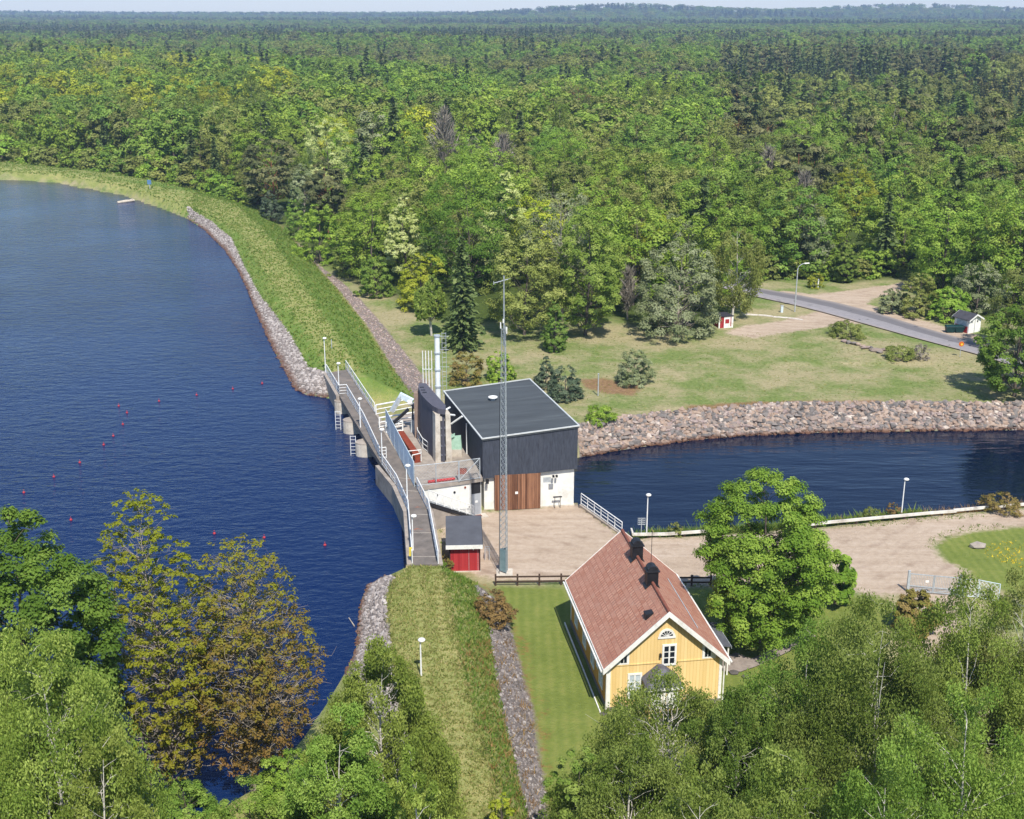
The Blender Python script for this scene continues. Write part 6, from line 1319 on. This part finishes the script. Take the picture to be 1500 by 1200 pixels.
for i in order:
    x, y = pts[i]; px, _ = pix(x, y); k = mix_at(px, y, (.55*stand(x, y) + .45*rf_.random() + .13) % 1.); name, ms_, desc, cat = KINDS[k]
    edge = fs[0] if False else 0
    s = rf_.uniform(.62, 1.22)*(.85+.35*stand(y*.8, x*.8)); s = s*(1.0 if y > 300 else .82); sx = s*rf_.uniform(.85, 1.2); rz = rf_.uniform(0, 6.28); vi = int(rf_.integers(len(ms_)))
    vis_ = -60 < px < 1560
    if vis_ and y < 470 and cnt.get(name, 0) < LIM[name]:
        cnt[name] = cnt.get(name, 0)+1; zn = zone(px, y)
        put_tree(name, (x, y, zs_[i]), ms_[vi], desc + ' ' + zn, cat, desc + 's ' + zn, rz, (sx, sx, s))
    else: far_pts.append((x, y, zs_[i], k, vi, sx, s, rz))
edge_px = np.array([(-20,240),(0,242),(100,249),(200,260),(300,280),(350,300)], float)
for px in np.arange(-15, 352, 9.5):
    pyb = np.interp(px, edge_px[:, 0], edge_px[:, 1]) + rf_.uniform(-2, 2.5); q_ = P(px + rf_.uniform(-4, 4), pyb, .5); name, ms_, desc, cat = KINDS['bush']; s = rf_.uniform(.7, 1.5)
    put_tree(name, (q_[0], q_[1], float(hgt(q_[0], q_[1]))), ms_[int(rf_.integers(len(ms_)))], 'leafy green bush in the row between the far grassy shore and the birches', cat, 'bushes in the row along the far grassy shore', rf_.uniform(0, 6.28), (s*1.25, s*1.25, s))
for px, pyb in ((1105,414),(1122,408),(1140,407),(1158,407),(1178,406),(1212,408),(1228,411),(1258,408),(1275,406)):
    q_ = P(px, pyb-3, 0); name, ms_, desc, cat = KINDS['bush']; s = rf_.uniform(.6, 1.0)
    put_tree(name, (q_[0], q_[1], float(hgt(q_[0], q_[1]))), ms_[int(rf_.integers(len(ms_)))], 'leafy green bush at the wood edge across the road from the lay-by', cat, 'bushes at the wood edge across the road', rf_.uniform(0, 6.28), (s*1.2, s*1.2, s))
# far hills and plains: sparser, larger tops
y = 1500.
while y < 6800:
    step = 15 + (y-1500)*.012; half = y*.58+150
    for x in np.arange(-half, half, step):
        xx, yy = x+rf_.uniform(-.5, .5)*step, y+rf_.uniform(-.5, .5)*step; px, _ = pix(xx, yy); k = mix_at(px, yy, (.6*stand(xx*.25, yy*.25) + .4*rf_.random()) % 1.); s = rf_.uniform(.9, 1.25)*(1+(y-1500)/5000)
        far_pts.append((xx, yy, None, k, int(rf_.integers(8)), s*1.6, rf_.uniform(.85, 1.15), rf_.uniform(0, 6.28)))
    y += step*1.3
fx = np.array([p[0] for p in far_pts]); fy = np.array([p[1] for p in far_pts]); fz = hgt(fx, fy)
# low-detail trees for the far mass
FARP = {}
src = bpy.data.collections.new('far_tree_sources'); sidx = {}
def far_src(tag_, tr, cr, bark, leafm):
    V = np.vstack([tr[0], cr[0]]); F = [list(f) for f in tr[1]] + (cr[1]+len(tr[0])).tolist(); mi = [0]*len(tr[1]) + [1]*len(cr[1]); t = np.concatenate([np.zeros(len(tr[0])), cr[2]])
    m = fastmesh('far_tree', V, F, (bark, leafm), t, mi=mi); nm = 'far_%03d' % len(src.objects); o = bpy.data.objects.new(nm, m); src.objects.link(o); sidx.setdefault(tag_, []).append(len(src.objects)-1)
for k, (a, leafm) in {'fresh': (dict(), 'fresh'), 'mid': (dict(), 'mid'), 'olive': (dict(shape='oval'), 'olive'), 'yellow': (dict(), 'yellow'), 'willow': (dict(shape='oval'), 'willow'), 'bush': (dict(shape='bush', cb=0.), 'mid')}.items():
    for q in range(2): far_src(k, *broad(rg(), 15, 5.0, **{**dict(nclump=70, nleaf=2600, leaf=.6, clump=.24, limbs=0), **a}), BARK, LM[leafm])
for q in range(2): far_src('birch', *broad(rg(), 16, 3.3, 'birch', .2, 36, 1600, .65, .33, droop=.5, asp=1.8, limbs=0, trunk_r=.2), BIRCHB, LM['birch'])
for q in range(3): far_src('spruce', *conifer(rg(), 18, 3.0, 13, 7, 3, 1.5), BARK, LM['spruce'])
for q in range(2): far_src('pine', *broad(rg(), 16, 3.2, 'round', .42, 28, 1300, .9, .3, flat=.5, asp=2.4, limbs=0), PINEB, LM['pine'])
for q in range(2): far_src('young', *conifer(rg(), 9, 1.8, 10, 6, 3, 1.2), BARK, LM['yspruce'])
n = len(far_pts); fm_ = bpy.data.meshes.new('far_forest'); fm_.vertices.add(n); fm_.vertices.foreach_set('co', np.column_stack([fx, fy, fz-.1]).astype(np.float32).ravel())
a = fm_.attributes.new('pick', 'INT', 'POINT'); a.data.foreach_set('value', np.array([sidx[p[3]][p[4] % len(sidx[p[3]])] for p in far_pts], np.int32))
a = fm_.attributes.new('size', 'FLOAT_VECTOR', 'POINT'); a.data.foreach_set('vector', np.array([(p[5], p[5], p[6]) for p in far_pts], np.float32).ravel())
a = fm_.attributes.new('turn', 'FLOAT_VECTOR', 'POINT'); a.data.foreach_set('vector', np.array([(0, 0, p[7]) for p in far_pts], np.float32).ravel())
fo_ = link(bpy.data.objects.new('far_forest', fm_)); tag(fo_, 'mixed forest stretching to the horizon', kind='stuff')
ng = bpy.data.node_groups.new('forest_points', 'GeometryNodeTree'); ng.interface.new_socket('Geometry', in_out='INPUT', socket_type='NodeSocketGeometry'); ng.interface.new_socket('Geometry', in_out='OUTPUT', socket_type='NodeSocketGeometry')
gi = ng.nodes.new('NodeGroupInput'); go = ng.nodes.new('NodeGroupOutput'); ip = ng.nodes.new('GeometryNodeInstanceOnPoints'); ci_ = ng.nodes.new('GeometryNodeCollectionInfo'); ci_.inputs['Collection'].default_value = src; ci_.inputs['Separate Children'].default_value = True; ci_.inputs['Reset Children'].default_value = True
def na(nm, ty): x = ng.nodes.new('GeometryNodeInputNamedAttribute'); x.data_type = ty; x.inputs[0].default_value = nm; return x.outputs[0]
ng.links.new(gi.outputs[0], ip.inputs['Points']); ng.links.new(ci_.outputs[0], ip.inputs['Instance']); ip.inputs['Pick Instance'].default_value = True
ng.links.new(na('pick', 'INT'), ip.inputs['Instance Index']); ng.links.new(na('size', 'FLOAT_VECTOR'), ip.inputs['Scale']); ng.links.new(na('turn', 'FLOAT_VECTOR'), ip.inputs['Rotation']); ng.links.new(ip.outputs[0], go.inputs[0])
md = fo_.modifiers.new('forest', 'NODES'); md.node_group = ng
print('forest individuals', cnt, 'far', n)
# ---------------------------------------------------------------- haze
hb_ = MB().box(-6900, 6900, -140, 9400, -8, 190); hm = bpy.data.materials.new('haze'); hm.use_nodes = True; t_ = NT(hm); t_.N.remove(t_.N['Principled BSDF'])
pv = t_.n('VolumePrincipled'); pv.inputs['Color'].default_value = (.5, .68, 1., 1); pv.inputs['Density'].default_value = 0.00013; pv.inputs['Anisotropy'].default_value = .0
t_.L.new(pv.outputs[0], t_.N['Material Output'].inputs['Volume'])
hz = hb_.build('haze', hm); hz['kind'] = 'stuff'; hz['label'] = 'thin blue air over the far forest'
